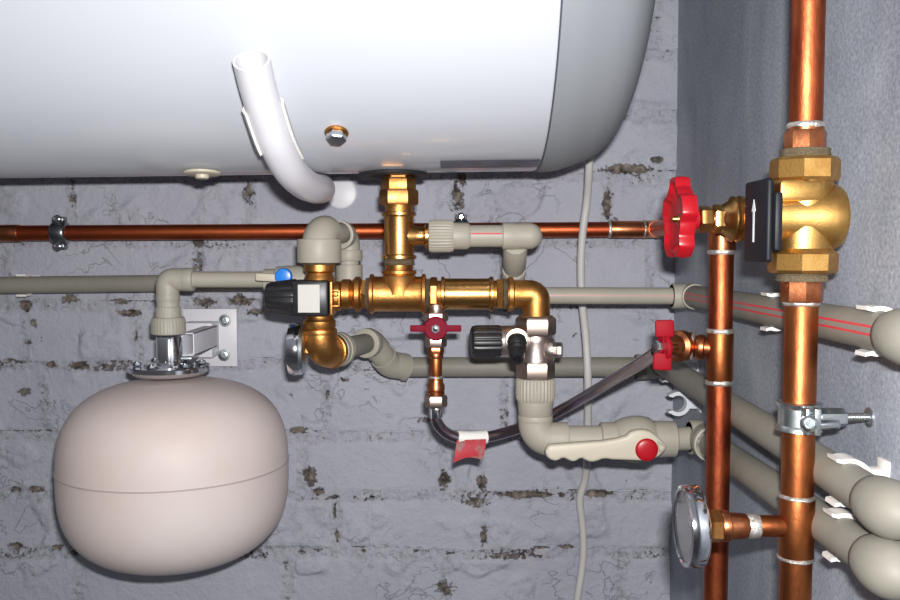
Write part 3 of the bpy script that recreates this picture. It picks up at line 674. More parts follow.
# ---- thermostatic mixing valve on the left
tm = thing('mixing_valve', 'brass mixing valve with tapered black knob and white sticker', 'valve', B(319, 330))
mxx_ = B(319.5, 297).x
def TV(py): return V((mxx_, -bw, B(320, py).z))
mb = MB(); mb.lathe(TV(262), -Z, [(0,13.5*s),(2*s,15.5*s),(9*s,15.5*s),(11*s,13*s),(14*s,14*s),(20*s,17*s),(50*s,17*s),(54*s,13.5*s),(57*s,14*s),(59*s,16*s),(65*s,16*s),(68*s,14*s)], 48)
mb.cyl(TV(296), TV(296)+X*21*s, 15*s)
mb.build('valve_body', 'brass', tm)
kz = TV(297).z; ky = -bw-.012
mb = MB(); mb.box(V((B(316,297).x-.002, ky, kz)), 36*s, .034, 35*s, .003); mb.build('knob_collar', 'black', tm)
mb = MB(); mb.box(V((B(334.5,297).x, ky, kz)), 3*s, .031, 33*s, .001); mb.build('collar_plate', 'brass', tm)
a = V((B(298,297).x, ky, kz))
mb = MB(); mb.lathe(a, -X, [(0,18.5*s),(2*s,18.8*s),(14*s,17.2*s),(24*s,15.6*s),(28*s,14*s),(29.5*s,11*s),(29.7*s,.001)], 120, mod=lambda t: 1-.05*(.5+.5*math.cos(t*12))**3); mb.build('knob', 'black', tm)
mb = MB(); mb.box(V((B(313.5,297).x, ky-.0172, kz)), 21*s, .0006, 27*s, 0); mb.build('sticker', 'paper', tm)
mb = MB(); c = V((B(338.5,297).x, ky-.006, kz)); 
for sx_ in (-1, 1): mb.box(c+X*sx_*3.4*s+YF*.006, .0018, .003, 17*s, .0004)
for sz_ in (-1, 1): mb.box(c+Z*sz_*7.6*s+YF*.006, 8*s, .003, .0018, .0004)
mb.cyl(c+Z*.004+YF*.001, c+Z*.004+YF*.007, .0025)
mb.build('lock_tab', 'brass', tm)
fuzz(TV(330), -Z, 15*s, .004, 8).build('thread_hemp', 'hemp', tm)
# top: beige elbow, second elbow behind
e0 = TV(232); far = P(349, 238, .135)
hd = (V((far.x, far.y, e0.z))-e0).normalized()
mb = MB(); mb.sweep(bend(TV(256), e0, e0+hd*.017, .0150), 17*s, 44); mb.cyl(e0+hd*.010, e0+hd*((far-e0).length-.016), .0112)
mb.cyl(TV(263), TV(239), 22*s, .0014)
tag(mb.build('polymer_elbow', 'ppr'), 'beige plastic elbow with domed top above the mixing valve', 'pipe fitting')
fz = fuzz(TV(262), -Z, 16.5*s, .0028, 9).build('thread_hemp', 'hemp'); fz.parent = tm; fz.location = V(fz['_o'])-V(tm['_o'])
f2 = e0+hd*((far-e0).length)
f2.z = e0.z-.002
mb = MB(); mb.sweep(bend(f2-hd*.020, f2, f2-Z*.026, .0125), .0118, 40)
# socket facing the first elbow: open lip
dd = -hd
mb.lathe(f2-hd*.012, dd, [(0,.0135),(.008,.0150),(.0125,.0150),(.0130,.0142),(.0130,.0120),(.006,.0115),(.006,.001)], 44)
mb.cyl(f2-Z*.016, f2-Z*.028, .0145, .001)
tag(mb.build('polymer_elbow', 'ppr'), 'beige plastic elbow with open ring, behind the domed elbow', 'pipe fitting')
mb = MB(); zz0 = f2.z-.028; mb.cyl(V((f2.x,f2.y,zz0+.003)), V((f2.x,f2.y,zz0-.004)), .0108, .0003); mb.cyl(V((f2.x,f2.y,zz0-.004)), V((f2.x,f2.y,uz+.004)), .0145, .001)
mb.cyl(V((f2.x-.02,f2.y,uz+.002)), V((f2.x+.02,f2.y,uz+.002)), .0135, .001)
tag(mb.build('polymer_tee', 'ppr'), 'beige plastic tee right behind the mixing valve, under the ringed elbow', 'pipe fitting')
# bottom: brass elbow
b0 = V((mxx_+.001, -bw, B(322,353).z)); tdir = (P(352,350,.15)-b0); tdir.z = 0; tdir.normalize()
be = thing('brass_elbow', 'brass elbow under the mixing valve, turning back to the grey pipe', 'pipe fitting', b0-Z*.016)
mb = MB(); mb.sweep(bend(TV(330), b0, b0+tdir*.027, .017), 16.5*s, 44); mb.cyl(TV(329), TV(334), 17.3*s, .0006)
mb.lathe(b0+tdir*.018, tdir, [(0,16*s),(.001,18*s),(.006,18*s),(.0065,15*s)], 44)
mb.build('elbow_body', 'brass', be)
# adapter + 45 bends
q0 = b0+tdir*.024; q1 = b0+tdir*.052; q1.z += .001
q2 = P(372, 342, .085); q3 = P(389, 364, .058); q4 = V((P(406,368,mw).x, -mw, mz))
ad_ = thing('polymer_adapter', 'beige ringed adapter joining the lower brass elbow to the pipe', 'pipe fitting', q0-Z*.018)
dq = (q2-q0).normalized()
mb = MB(); mb.lathe(q0, dq, [(0,.0165),(.001,.0180),(.008,.0180),(.009,.0170),(.010,.0170),(.011,.0182),(.018,.0182),(.019,.0165),(.019,.012)], 44); mb.build('rings', 'ppr', ad_)
mb = MB(); mb.cyl(q0+dq*.015, q2-dq*.010, .0112); mb.build('stub', 'ppr_grey', ad_)
mb = MB(); ddq = (q3-q2).normalized(); mb.sweep(bend(q2-dq*.014, q2, q2+ddq*.016, .018), .0150, 40); mb.cyl(q2-dq*.020, q2-dq*.008, .0168, .001)
tag(mb.build('polymer_elbow', 'ppr'), 'beige plastic half-bend right of the lower brass elbow', 'pipe fitting')
mb = MB(); mb.cyl(q2+ddq*.012, q3-ddq*.008, .0140, .0005); mb.sweep(bend(q3-ddq*.014, q3, q4, .02), .0158, 40); mb.cyl(q4-X*.006, q4+X*.0015, .0166, .0008)
tag(mb.build('polymer_elbow', 'ppr'), 'beige plastic half-bend joining the level grey pipe', 'pipe fitting')
# thermometer
tc_ = V((B(290,348).x, -bw, b0.z+.004))
tt = thing('thermometer', 'small round chrome thermometer seen edge-on, left of the lower brass elbow', 'thermometer', tc_-Z*.026)
mb = MB(); mb.lathe(tc_, X, [(0,.0235),(.0005,.0255),(.003,.0262),(.010,.0262),(.012,.0255),(.0125,.024)], 60, capA=False); mb.build('bezel', 'chrome', tt)
mb = MB(); mb.lathe(tc_+X*.0122, X, [(0,.0245),(.003,.0230),(.0045,.018),(.0045,.001)], 60); mb.build('back_plate', 'zinc', tt)
mb = MB(); mb.lathe(tc_+X*.001, X, [(0,.0236),(.001,.0236)], 60); mb.build('dial', 'dial', tt)
mb = MB(); a = tc_+X*.0165; mb.hexn(a, a+X*.004, .0065); mb.cyl(a+X*.003, V((b0.x-.012, a.y, a.z)), .0042); mb.build('stem', 'brass', tt)

# ---- nickel safety valve
sx = ex.x
def SV(py): return V((sx, -bw, B(540, py).z))
sv = thing('safety_valve', 'nickel boiler safety valve with black ribbed knob and drain nozzle', 'valve', SV(379))
mb = MB(); mb.lathe(SV(316), -Z, [(0,14*s),(18*s,14*s),(21*s,15.5*s),(26*s,15*s),(34*s,14*s),(42*s,15*s),(47*s,15.5*s),(62*s,15.5*s)], 44)
# branch to spring housing
kk = SV(341); kc = V((B(497,341).x, -bw-.004, kk.z))
mb.lathe(kk, kc-kk, [(0,13*s),(12*s,12.5*s),(17*s,13*s),(20*s,15.5*s),(24*s,15.8*s),(42*s,15.8*s),(44*s,14*s)], 44); mb.build('valve_body', 'nickel', sv)
mb = MB(); mb.hexn(SV(317), SV(335), 20.5*s, 6, PI6, .07); mb.build('top_nut', 'nickel_dark', sv)
fuzz(SV(315.5), -Z, 16.5*s, .003, 11).build('thread_hemp', 'hemp', sv)
mb = MB(); mb.hexn(SV(361), SV(379), 19.5*s, 6, PI6, .07); mb.build('bottom_nut', 'nickel_dark', sv)
kd = (kc-kk).normalized(); a = V((B(500,341).x, kc.y+.0, kk.z))
mb = MB(); mb.lathe(a, kd, [(0,15.5*s),(1*s,16.5*s),(24*s,16.5*s),(28*s,15.5*s),(29.5*s,13*s),(29.6*s,.001)], 144, mod=lambda t: 1-.06*(.5+.5*math.cos(t*14))**3); mb.build('knob', 'black', sv)
na = P(517, 340, .240); nb = P(517, 359, .262); nd_ = (nb-na).normalized(); nl = (nb-na).length
mb = MB(); mb.lathe(na-YF*.004, YF, [(0,.0112),(.004,.0116),(.006,.0112),(.0062,.0100),(.003,.0096),(.003,.001)], 40); mb.cyl(P(521,340,.205), na-YF*.002, .0108); mb.build('nozzle_ring', 'nickel', sv)
mb = MB(); mb.lathe(na, nd_, [(0,.0092),(.002,.0095),(.009,.0092),(.011,.0076),(.014,.0086),(.0165,.0070),(.020,.0078),(nl+.001,.0062),(nl+.001,.0038),(nl-.006,.0034),(nl-.006,.0003)], 32); mb.build('drain_nozzle', 'black', sv)
p0 = V((sx+.010, -bw-.004, B(540,349).z))
mb = MB(); mb.lathe(p0, V((1,-.25,0)), [(0,10*s),(5*s,11.5*s),(8*s,11*s),(9.5*s,7*s),(9.7*s,.001)], 40); mb.build('side_boss', 'nickel', sv)
mb = MB(); d_ = V((1,-.25,0)).normalized(); mb.hexn(p0+d_*9*s, p0+d_*16.5*s, 7.5*s, 6, 0); mb.build('side_plug', 'nickel', sv)

# ---- mini ball valve with red handle, copper tail
mvx = B(436, 327).x
def MV(py, w=.215): return V((mvx, -w, B(436, py, w).z))
mv = thing('mini_valve', 'mini valve with dark red T-handle hanging under the brass manifold', 'valve', MV(346))
mb = MB(); mb.cyl(MV(304), MV(314), 8*s); mb.hexn(MV(312), MV(321), 12.5*s, 6, PI6); mb.cyl(MV(318), MV(338), 10.5*s); mb.hexn(MV(335), MV(347), 11*s, 6, PI6, .1)
mb.build('valve_body', 'nickel_dark', mv)
hc = MV(327)+YF*.016
mb = MB(); mb.cyl(hc-YF*.010, hc, .006); mb.cyl(MV(327), hc-YF*.003, .005); 
mb.lathe(hc-YF*.003, YF, [(0,.0105),(.001,.0118),(.004,.0118),(.0052,.0105),(.0055,.001)], 40)
for sd in (-1, 1):
    o_ = hc+X*sd*.017+YF*.0005; mb.box(o_, .0165, .003, .0066, .0012, x=V((1,0,0)))
mb.build('red_handle', 'red_dark', mv)
mb = MB(); mb.hexn(hc+YF*.002, hc+YF*.0055, .0046, 6, 0); mb.cyl(hc+YF*.004, hc+YF*.0068, .0026); lab(mb.build('handle_nut', 'chrome', mv), 'chrome nut of the red handle')
ct = thing('copper_tail', 'short upright copper pipe with fittings below the mini valve', 'pipe', MV(396))
mb = MB(); mb.hexn(MV(346), MV(354), 8*s, 6, PI6); mb.cyl(MV(353), MV(358), 7.5*s); mb.build('adapter', 'copper_fit', ct)
mb = MB(); mb.cyl(MV(355), MV(378), 6.2*s); mb.build('pipe', 'copper', ct)
mb = MB(); ring(mb, MV(357), Z, 6.7*s, .0018); mb.build('solder_joint', 'solder', ct)
mb = MB(); mb.lathe(MV(377), -Z, [(0,7*s),(2*s,7.3*s),(5*s,7*s),(8*s,8.8*s),(13*s,8.8*s),(14*s,8*s),(15*s,8.8*s),(19*s,8.6*s)], 40); mb.build('adapter', 'copper_fit', ct)
mb = MB(); ring(mb, MV(377), Z, 7.2*s, .0018); mb.build('solder_joint', 'solder', ct)
# hose
hs = thing('braided_hose', 'braided steel hose curving up to the red butterfly valve', 'hose', P(470, 445, .21))
mb = MB(); mb.hexn(MV(395), MV(407), 11.5*s, 6, PI6, .1); lab(mb.build('hose_nut', 'nickel_dark', hs), 'dull nickel hex nut')
mb = MB(); mb.cyl(MV(406), MV(418), 6.6*s); mb.build('ferrule', 'chrome', hs)
hp = cr([MV(412), MV(419), P(440,427,.213), P(448,434,.210), P(460,438.5,.207), P(474,438.5,.203), P(492,436,.196), P(520,428,.180), P(545,418,.173), P(575,402.5,.19), P(610,381.5,.25), P(640,363.5,.31), P(657,352,.345)], 10)
mb = MB(); mb.sweep(hp, .0057, 28); mb.build('hose', 'braid', hs)
tp = [P(457.5,436.5,.207), P(471,438,.2035), P(486,437,.198)]
tgb = thing('cable_tag', 'red paper tag wrapped around the braided hose by a pale band', 'tag', P(470, 462, .21))
mb = MB(); mb.sweep(cr([tp[0]-V((0,0,.001)), tp[1], tp[2]], 4), .0071, 28); lab(mb.build('band', 'clip', tgb), 'whitish band')
mb = MB(); bm = mb.bm; g = []
for i in range(7):
    rw = []
    for j in range(9):
        u_, v_ = j/8, i/6
        pxl = 457+29*u_ - 3*v_*(1-u_)*1.2 - 4*v_*v_*u_; pyl = 440+ (21-4*math.sin(u_*3.14159))*v_ + (1-u_)*v_*2 - u_*1.0
        rw.append((pxl, pyl, .2135-.004*u_+.006*v_*v_))
    g.append(rw)
vf = [[bm.verts.new(P(*q)) for q in rw] for rw in g]; vb = [[bm.verts.new(P(q[0], q[1], q[2]-.0006)) for q in rw] for rw in g]
for i in range(6):
    for j in range(8):
        bm.faces.new((vf[i][j], vf[i][j+1], vf[i+1][j+1], vf[i+1][j])); bm.faces.new((vb[i][j], vb[i+1][j], vb[i+1][j+1], vb[i][j+1]))
for i in range(6): 
    for j_ in (0, 8): bm.faces.new((vf[i][j_], vf[i+1][j_], vb[i+1][j_], vb[i][j_]))
for j in range(8):
    for i_ in (0, 6): bm.faces.new((vf[i_][j], vf[i_][j+1], vb[i_][j+1], vb[i_][j]))
mb.build('flag', 'red_paper', tgb, sharp=60)

# ---- beige union below the safety valve, elbow, cream ball valve
un2 = thing('polymer_union', 'beige plastic union with ribbed ring under the safety valve', 'pipe fitting', SV(415))
mb = MB(); mb.knurl(SV(378), SV(400.5), 20*s, 30, .045); lab(mb.build('ribbed_ring', 'ppr', un2), 'ribbed beige ring')
mb = MB(); mb.lathe(SV(400), -Z, [(0,18*s),(1*s,18*s),(13.5*s,17.2*s),(15*s,16*s)], 44); mb.build('socket', 'ppr', un2)
lz = B(540, 439).z; cE = V((sx+.001, -bw, lz))
def LV(px, w=bw): return V((B(px,440).x, -w, lz))
mb = MB(); mb.sweep(bend(SV(415), V((sx,-bw,lz)), LV(566), .0165), 17*s, 44); mb.cyl(SV(414.5), SV(421), 17.6*s, .001); mb.cyl(LV(556), LV(568), 17*s, .0008)
tag(mb.build('polymer_elbow', 'ppr'), 'big beige plastic elbow at the bottom under the safety valve', 'pipe fitting')
pipe('polymer_pipe', 'short beige pipe between the big elbow and the cream-handled valve', [LV(562), LV(603)], 13.5*s, 'ppr')
vv = thing('ball_valve', 'beige plastic ball valve with long cream handle and red round cap', 'valve', LV(635)-Z*.025)
mb = MB(); mb.lathe(LV(600), X, [(0,15.5*s),(1*s,17*s),(15*s,17*s),(16*s,18.5*s),(22*s,21*s),(32*s,23.5*s),(42*s,23.5*s),(50*s,21.5*s),(53*s,19*s),(54*s,18.5*s),(56*s,18.5*s),(75*s,18*s),(76*s,16.5*s)], 48)
mb.build('valve_body', 'ppr', vv)
hpoly = [(180,322),(250,317),(330,311),(400,306),(460,296),(500,285),(515,270),(533,262),(556,258),(580,258),(602,264),(622,277),(648,300),(676,330),(668,345),(640,372),(612,385),(580,392),(520,389),(440,386),(412,382),(395,384),(378,391),(358,396),(340,395),(325,388),(310,380),(298,383),(284,392),(268,395),(250,388),(235,379),(222,381),(208,389),(192,392),(172,385),(158,372),(152,352),(158,335),(166,326)]
hy = .262
pc = [B(510+a/4.286, 370+b_/4.286, hy) for a, b_ in hpoly]; o0 = V((0, -hy+.011, 0))
mb = MB(); mb.prism([(p.x, p.z) for p in pc], V((0,-hy+.011,0)), X, Z, YF, .011, .0030, seg=3)
hub = B(648, 449.5, hy); mb.cyl(V((hub.x, -bw, hub.z)), V((hub.x, -hy+.010, hub.z)), .0105)
mb.build('handle', 'ppr_cream', vv, sharp=45)
mb = MB(); hub = B(646.8, 449.8, hy+.001); mb.lathe(hub-YF*.004, YF, [(0,.0105),(.004,.0110),(.0048,.0105),(.0056,.0085),(.0062,.005),(.0063,.0003)], 48); mb.build('red_cap', 'red', vv)
# raised triangle on the nose
mb = MB(); tcn = B(661.5, 446.5, hy+.0006)
tri = [(-4.2,5.2),(4.2,-.8),(-1.6,-5.6)]
for k in range(3):
    a = tcn+X*tri[k][0]*s*.9+Z*tri[k][1]*s*.9; b_ = tcn+X*tri[(k+1)%3][0]*s*.9+Z*tri[(k+1)%3][1]*s*.9
    mb.box((a+b_)/2, (b_-a).length+.0008, .0012, .0009, .0003, x=b_-a, z=YF)
mb.build('raised_triangle', 'ppr', vv)
pipe('polymer_pipe', 'short beige pipe between the cream-handled valve and the corner elbow', [LV(674), V((lE.x-.004, lE.y, lz))], 11.8*s, 'ppr')

# ------------------------------------------------------------------ expansion tank and bracket
tw = .15; tS = (D-tw)/F; tX = P(174.5, 400, tw).x
nX = P(169.5, 360, tw).x
def TN(py): return V((nX, -tw, P(172, py, tw).z))
def TT(py): return V((tX, -tw, P(172, py, tw).z))
tk = thing('expansion_tank', 'round cream expansion tank hanging at the lower left', 'tank', TT(572))
cz = TT(470).z; hz = 92*tS; rr = 112.5*tS
mb = MB(); prof = []
for i in range(0, 61):
    t = -math.pi/2+math.pi*i/60
    nE = 2.85
    c_, s_ = math.cos(t), math.sin(t)
    x_ = rr*abs(c_)**(2/nE) if abs(c_) > 1e-9 else 0
    z_ = hz*abs(s_)**(2/nE)*(1 if s_ > 0 else -1)
    prof.append((z_, max(x_, .0003)))
mb.lathe(V((tX, -tw, cz)), Z, prof, 120, capA=False, capB=False); mb.build('tank_shell', 'tank', tk, sharp=80)
sz = P(172, 493, tw+rr).z
mb = MB(); rs = rr*(1-abs((sz-cz)/hz)**2.85)**(1/2.85); mb.lathe(V((tX,-tw,sz-.0012)), Z, [(0,rs-.001),(.0006,rs+.0007),(.0018,rs+.0007),(.0024,rs-.001)], 120); mb.build('seam', 'seam', tk)
mb = MB(); mb.lathe(TN(369)-Z*.002, Z, [(-.004,34*tS),(0,39*tS),(.001,40*tS),(.005,40*tS),(.006,39*tS),(.006,25*tS),(.0085,24*tS),(.010,14*tS)], 72); mb.build('flange', 'chrome', tk)
mb = MB(); mb.lathe(TN(366), Z, [(0,15*tS),(.002,13*tS),(.030,12.7*tS),(.032,12*tS)], 48); mb.build('neck', 'chrome', tk)
for i in range(6):
    an = math.radians(15+60*i); c = TN(364)+V((math.cos(an), math.sin(an), 0))*31*tS
    mb = MB(); mb.hexn(c-Z*.001, c+Z*.0028, .0045); mb.cyl(c+Z*.001, c+Z*.0040, .0022); mb.build('flange_bolt', 'steel_dark', tk)
tu = thing('polymer_union', 'beige plastic union joining the pipe to the chrome neck of the tank', 'pipe fitting', TT(334))
mb = MB(); mb.lathe(V((el.x,-tw,TT(334).z)), Z, [(0,16*tS),(.001,17*tS),(.014,17*tS),(.018,15.5*tS),(.0185,12.5*tS),(.029,12.2*tS),(.0295,11*tS),(.036,11*tS)], 180, mod=lambda t: 1-.02*(.5+.5*math.cos(30*t))**3); mb.build('union_body', 'ppr', tu)
# bracket
bk = thing('wall_bracket', 'white steel bracket with square arm holding the tank', 'bracket', P(210, 366, 0))
c = P(210.5, 337.5, .004); pw = 54*D/F; ph = 58*D/F
mb = MB(); mb.box(V((c.x, -.0042, c.z)), pw, .005, ph, .0012); mb.build('plate', 'white_steel', bk)
mb = MB(); xa_ = -.2885; ac = P(190, 344, .128); z_ = ac.z; 
for (sx_, sz_, lw, lh) in ((-1,0,.0014,.025),(1,0,.0014,.025),(0,-1,.014,.0014),(0,1,.014,.0014)):
    mb.box(V((xa_+sx_*.0063, -.084, z_+sz_*.0118)), lw, .096, lh, .0003)
mb.build('arm', 'white_steel', bk)
mb = MB(); cb = P(201, 339, .022); mb.box(V((cb.x, -.0215, cb.z)), .036, .034, .042, .001); mb.build('channel', 'white_steel', bk)
mb = MB(); mb.box(V((xa_-.006, -.135, z_-.0135)), .030, .030, .0025, .0006); mb.build('tab', 'zinc', bk)
for px, py in ((225, 320.5), (224, 355)):
    q = P(px, py, .007); mb = MB(); mb.lathe(q-YF*.001, YF, [(0,.0075),(.001,.0078),(.0012,.0055),(.004,.005),(.0045,.003),(.003,.002),(.003,.0003)], 30); lab(mb.build('screw', 'zinc', bk), 'zinc screw')

# ------------------------------------------------------------------ left copper riser
rx, ry = .2300, -(D-.742)
def LR(py): return V((rx, ry, P(450, py, D-.742).z))
lr = thing('copper_riser', 'thinner upright copper pipe left of the main riser, its top behind the red handwheel valve', 'pipe', LR(640))
rl = .0101
mb = MB(); top_ = V((rx, ry, c1.z)); mb.sweep(bend(V((.2318,-.325,c1.z)), top_, LR(700), .013), rl, 36); mb.sweep([LR(700), V((rx,ry,.02))], rl, 24); mb.build('pipe', 'copper_riser', lr)
mb = MB(); mb.sweep(bend(V((.2318,-.332,c1.z)), top_, LR(250), .014), rl*1.13, 36); mb.build('top_elbow', 'copper_fit', lr)
mb = MB(); mb.cyl(LR(332), LR(381), rl*1.1, .0006); mb.build('coupling', 'copper', lr)
for y_ in (252, 331, 382):
    mb = MB(); ring(mb, LR(y_), Z, rl*1.09, .0032); mb.build('solder_joint', 'solder', lr)
# branch and butterfly valve
bz = LR(349).z; bd = V((-1, .42, .06)).normalized(); b1 = V((rx, ry, bz))
br = thing('copper_branch', 'ringed copper branch between left riser and red butterfly valve', 'pipe fitting', b1+bd*.025-Z*.012)
mb = MB(); mb.lathe(b1, bd, [(0,.0085),(.012,.0085),(.013,.0105),(.016,.0112),(.019,.0105),(.020,.0095),(.022,.0095),(.023,.0122),(.026,.0122),(.027,.0105),(.031,.0105)], 44); mb.build('rings', 'copper_fit', br)
mb = MB(); ring(mb, b1+bd*.0225, bd, .0118, .0022); mb.build('solder_joint', 'solder', br)
hb = P(667, 347, .352)
bf = thing('butterfly_valve', 'small valve with red butterfly handle at the end of the braided hose', 'valve', hb-Z*.02)
mb = MB(); mb.lathe(b1+bd*.030, (hb-(b1+bd*.030)), [(0,.0125),(.002,.0135),(.010,.0135),(.012,.0100),((hb-(b1+bd*.030)).length-.006,.0080),((hb-(b1+bd*.030)).length-.001,.0045)], 40); mb.cyl(P(678,347,.353), P(664,347,.356), .0028); mb.build('valve_body', 'copper_fit', bf)
mb = MB(); mb.lathe(hb, V((-1,-.25,0)), [(0,.0100),(.001,.0115),(.003,.0118),(.0045,.0105),(.005,.001)], 36, mod=None)
wx = V((1,-.35,.04)).normalized()
for sgn, cxp, cyp in ((1,664.5,328.5),(-1,662.5,361.5)):
    c = P(cxp, cyp, .358); mb.box(c, .0155, .0022, .0145, .0018, x=V((1,-.1,.03*sgn)), z=Z)
    mb.box(P(666.5, 347-sgn*9, .356), .006, .003, .010, .001, x=V((1,-.3,0)))
mb.build('red_handle', 'red_matte', bf)
mb = MB(); a = hb+V((-.004,-.002,0)); mb.hexn(a, a+V((-.0075,-.0025,0)), .0058, 6, .3); lab(mb.build('handle_nut', 'chrome', bf), 'shiny nut')
mb = MB(); a = P(657,352,.345); mb.cyl(a, P(668,349,.342), .0068); mb.build('hose_end', 'chrome', bf)

# ------------------------------------------------------------------ main riser
MX, MY = .2335, -(D-.58); ms = .58/F
def MR(py): return V((MX, MY, P(450, py, D-.58).z))
mr_ = thing('copper_riser', 'thick upright copper main riser near the right edge, below the big brass valve', 'pipe', MR(700))
r0 = .0106
mb = MB(); mb.cyl(MR(296), MR(800), r0); mb.build('pipe', 'copper', mr_)
mb = MB(); mb.cyl(MR(497), MR(556), r0*1.09, .0006); tq_ = MR(526); mb.cyl(tq_, tq_-X*.030, .0072); mb.build('tee', 'copper', mr_)
for y_ in (496, 557):
    mb = MB(); ring(mb, MR(y_), Z, r0*1.08, .0022); mb.build('solder_joint', 'solder', mr_)
mb = MB(); ring(mb, MR(303), Z, r0*1.06, .0026); mb.build('solder_joint', 'solder', mr_)
mb = MB(); mb.hexn(MR(280), MR(302), 20.5*ms, 8, .2, .04); mb.build('adapter', 'copper_fit', mr_)
ur = thing('copper_riser', 'thick upright copper pipe rising from the big brass valve out of the top', 'pipe', MR(156))
mb = MB(); mb.cyl(MR(-330), MR(140), r0); mb.build('pipe', 'copper_riser', ur)
mb = MB(); mb.hexn(MR(131), MR(152), 20*ms, 8, .2, .04); mb.lathe(MR(126), -Z, [(0,r0*1.02),(.001,r0*1.1),(.006,r0*1.1)], 40); mb.build('adapter', 'copper_fit', ur)
mb = MB(); ring(mb, MR(126), Z, r0*1.08, .003); mb.build('solder_joint', 'solder', ur)
# big brass valve
bgv = thing('zone_valve', 'big cast brass valve with black actuator casing on the main riser', 'valve', MR(280))
fuzz(MR(149), -Z, 23*ms, .0065, 21).build('thread_hemp', 'hemp', bgv)
fuzz(MR(270), -Z, 24*ms, .0075, 22).build('thread_hemp', 'hemp', bgv)
mb = MB(); mb.lathe(MR(178), -Z, [(0,30*ms),(3*ms,27*ms),(70*ms,27*ms),(74*ms,30*ms)], 56)
mc = MR(217); mb.lathe(mc-X*.0235, X, [(0,24*ms),(.008,26*ms),(.018,27.5*ms),(.027,31*ms),(.036,33*ms),(.0425,32.5*ms),(.0455,30*ms),(.0467,24*ms),(.0470,.001)], 64)
mb.box(mc+V((-.009, -.001, .0165)), .028, .036, .014, .003)
mb.build('valve_body', 'cast_brass', bgv, sharp=30)
for a_, b__ in ((158,182),(251,273)):
    mb = MB(); mb.hexn(MR(a_), MR(b__), 33*ms, 8, math.pi/8, .07); mb.build('end_nut', 'cast_brass', bgv, sharp=22)
cx0 = .2030
cc = V((cx0, MY, MR(221).z))
mb = MB(); mb.box(cc+X*.0015+V((0,.002,0)), .0050, .043, .054, .0022, seg=3); mb.build('actuator_casing', 'black_box', bgv)
mb = MB(); mb.box(cc+X*.0055+V((0,-.001,-.001)), .0055, .046, .038, .0022); mb.build('casing_rear', 'black_box', bgv)
# arrow on the -X face
mb = MB(); fx = cx0-.0006; ay_ = MY+.004
za, zb = P(450,242,.51).z, P(450,199,.51).z
poly = [(-.0013,za),(.0013,za),(.0013,zb-.008),(.0036,zb-.008),(0,zb),(-.0036,zb-.008),(-.0013,zb-.008)]
mb.prism([(u_, v_) for u_, v_ in poly], V((cx0-.0009, ay_, 0)), V((0,1,0)), Z, -X, .0004, 0); mb.build('arrow_mark', 'arrow', bgv)
# gate valve, standing just in front of the left riser's top elbow
GY = -(D-.70); gs = .70/F
gz = P(450, 219, D-.70).z
def G(px): return V(((px-450)*gs, GY, gz))
gv = thing('gate_valve', 'brass valve with red lobed handwheel pointing left', 'valve', V((.22, GY, gz-.018)))
mb = MB(); g0 = G(745.5)
mb.lathe(g0, -X, [(0,20*gs),(1*gs,21*gs),(5*gs,21*gs),(6*gs,23*gs),(9*gs,23*gs),(10*gs,21*gs),(13*gs,21.5*gs),(15*gs,23*gs),(17*gs,22*gs),(19*gs,18*gs),(24*gs,15*gs),(27*gs,12*gs)], 56); mb.build('bonnet', 'brass_shiny', gv)
mb = MB(); mb.hexn(G(725), G(711), 14.5*gs, 6, .0); mb.cyl(G(713), G(708), 10*gs); mb.build('hex_collar', 'brass_shiny', gv)
mb = MB(); mb.hexn(G(710), G(698), 13*gs, 6, .15); mb.cyl(G(700), G(676), 5*gs); mb.build('gland_nut', 'brass_shiny', gv)
mb = MB(); mb.lathe(G(744), X, [(0,15*gs),(.006,15*gs),(.010,18*gs),(.024,18*gs),(.028,14*gs),(.030,10*gs)], 40); mb.cyl(G(760), V((.2340, ry, c1.z)), .009); mb.build('valve_body', 'brass', gv)
mb = MB()
lob = lambda t: 1+.15*max(-.75, min(.6, 1.4*math.cos(5*t)))
wg = G(686)
R1 = .0305
mb.lathe(wg, -X, [(0,.0075),(.001,.0085),(.003,.0090),(.0045,.0140),(.0050,.0215),(.0035,.0250),(.0005,.0285),(.0003,.0302),(.0015,R1),(.0055,R1*1.02),(.0105,R1),(.0120,.0300),(.0122,.0283),(.0110,.0268),(.0085,.0240),(.0072,.0170),(.0068,.0090),(.0070,.0040),(.0070,.0004)], 150, mod=lob)
mb.cyl(G(697), G(684), .0082)
mb.build('handwheel', 'red', gv, sharp=50)
mb = MB(); mb.lathe(G(681), -X, [(0,.0050),(.003,.0050),(.0034,.0030),(.0075,.0022),(.0085,.0008)], 24); lab(mb.build('spindle_nut', 'brass_shiny', gv), 'brass spindle tip')

# gauge
gg = thing('pressure_gauge', 'round chrome-rimmed pressure gauge facing left on a copper tee', 'gauge', V((.165, MY, MR(572).z)))
gz2 = MR(526).z
def GG(x): return V((x, MY, gz2))
mb = MB(); mb.lathe(GG(.1560), X, [(.0008,.0236),(0,.0250),(.0008,.0268),(.003,.0274),(.0105,.0274),(.0125,.0262),(.0140,.0225),(.0145,.008)], 72, capA=False); mb.build('rim', 'chrome', gg)
mb = MB(); mb.lathe(GG(.1595), X, [(0,.0240),(.001,.0240)], 60); mb.build('dial', 'dial', gg)
mb = MB(); mb.lathe(GG(.1568), X, [(0,.0241),(.0008,.0241)], 60); mb.build('glass', 'glass', gg)
mb = MB(); mb.lathe(GG(.170), X, [(0,.0085),(.004,.0082),(.0045,.0062),(.006,.0062)], 36); mb.hexn(GG(.1745), GG(.1825), .0112, 6, 0); lab(mb.build('hex_connector', 'brass_dark', gg), 'brass hex connector')
ca = thing('copper_adapter', 'stepped copper adapter between the pressure gauge and the main riser tee', 'pipe fitting', GG(.192)-Z*.009)
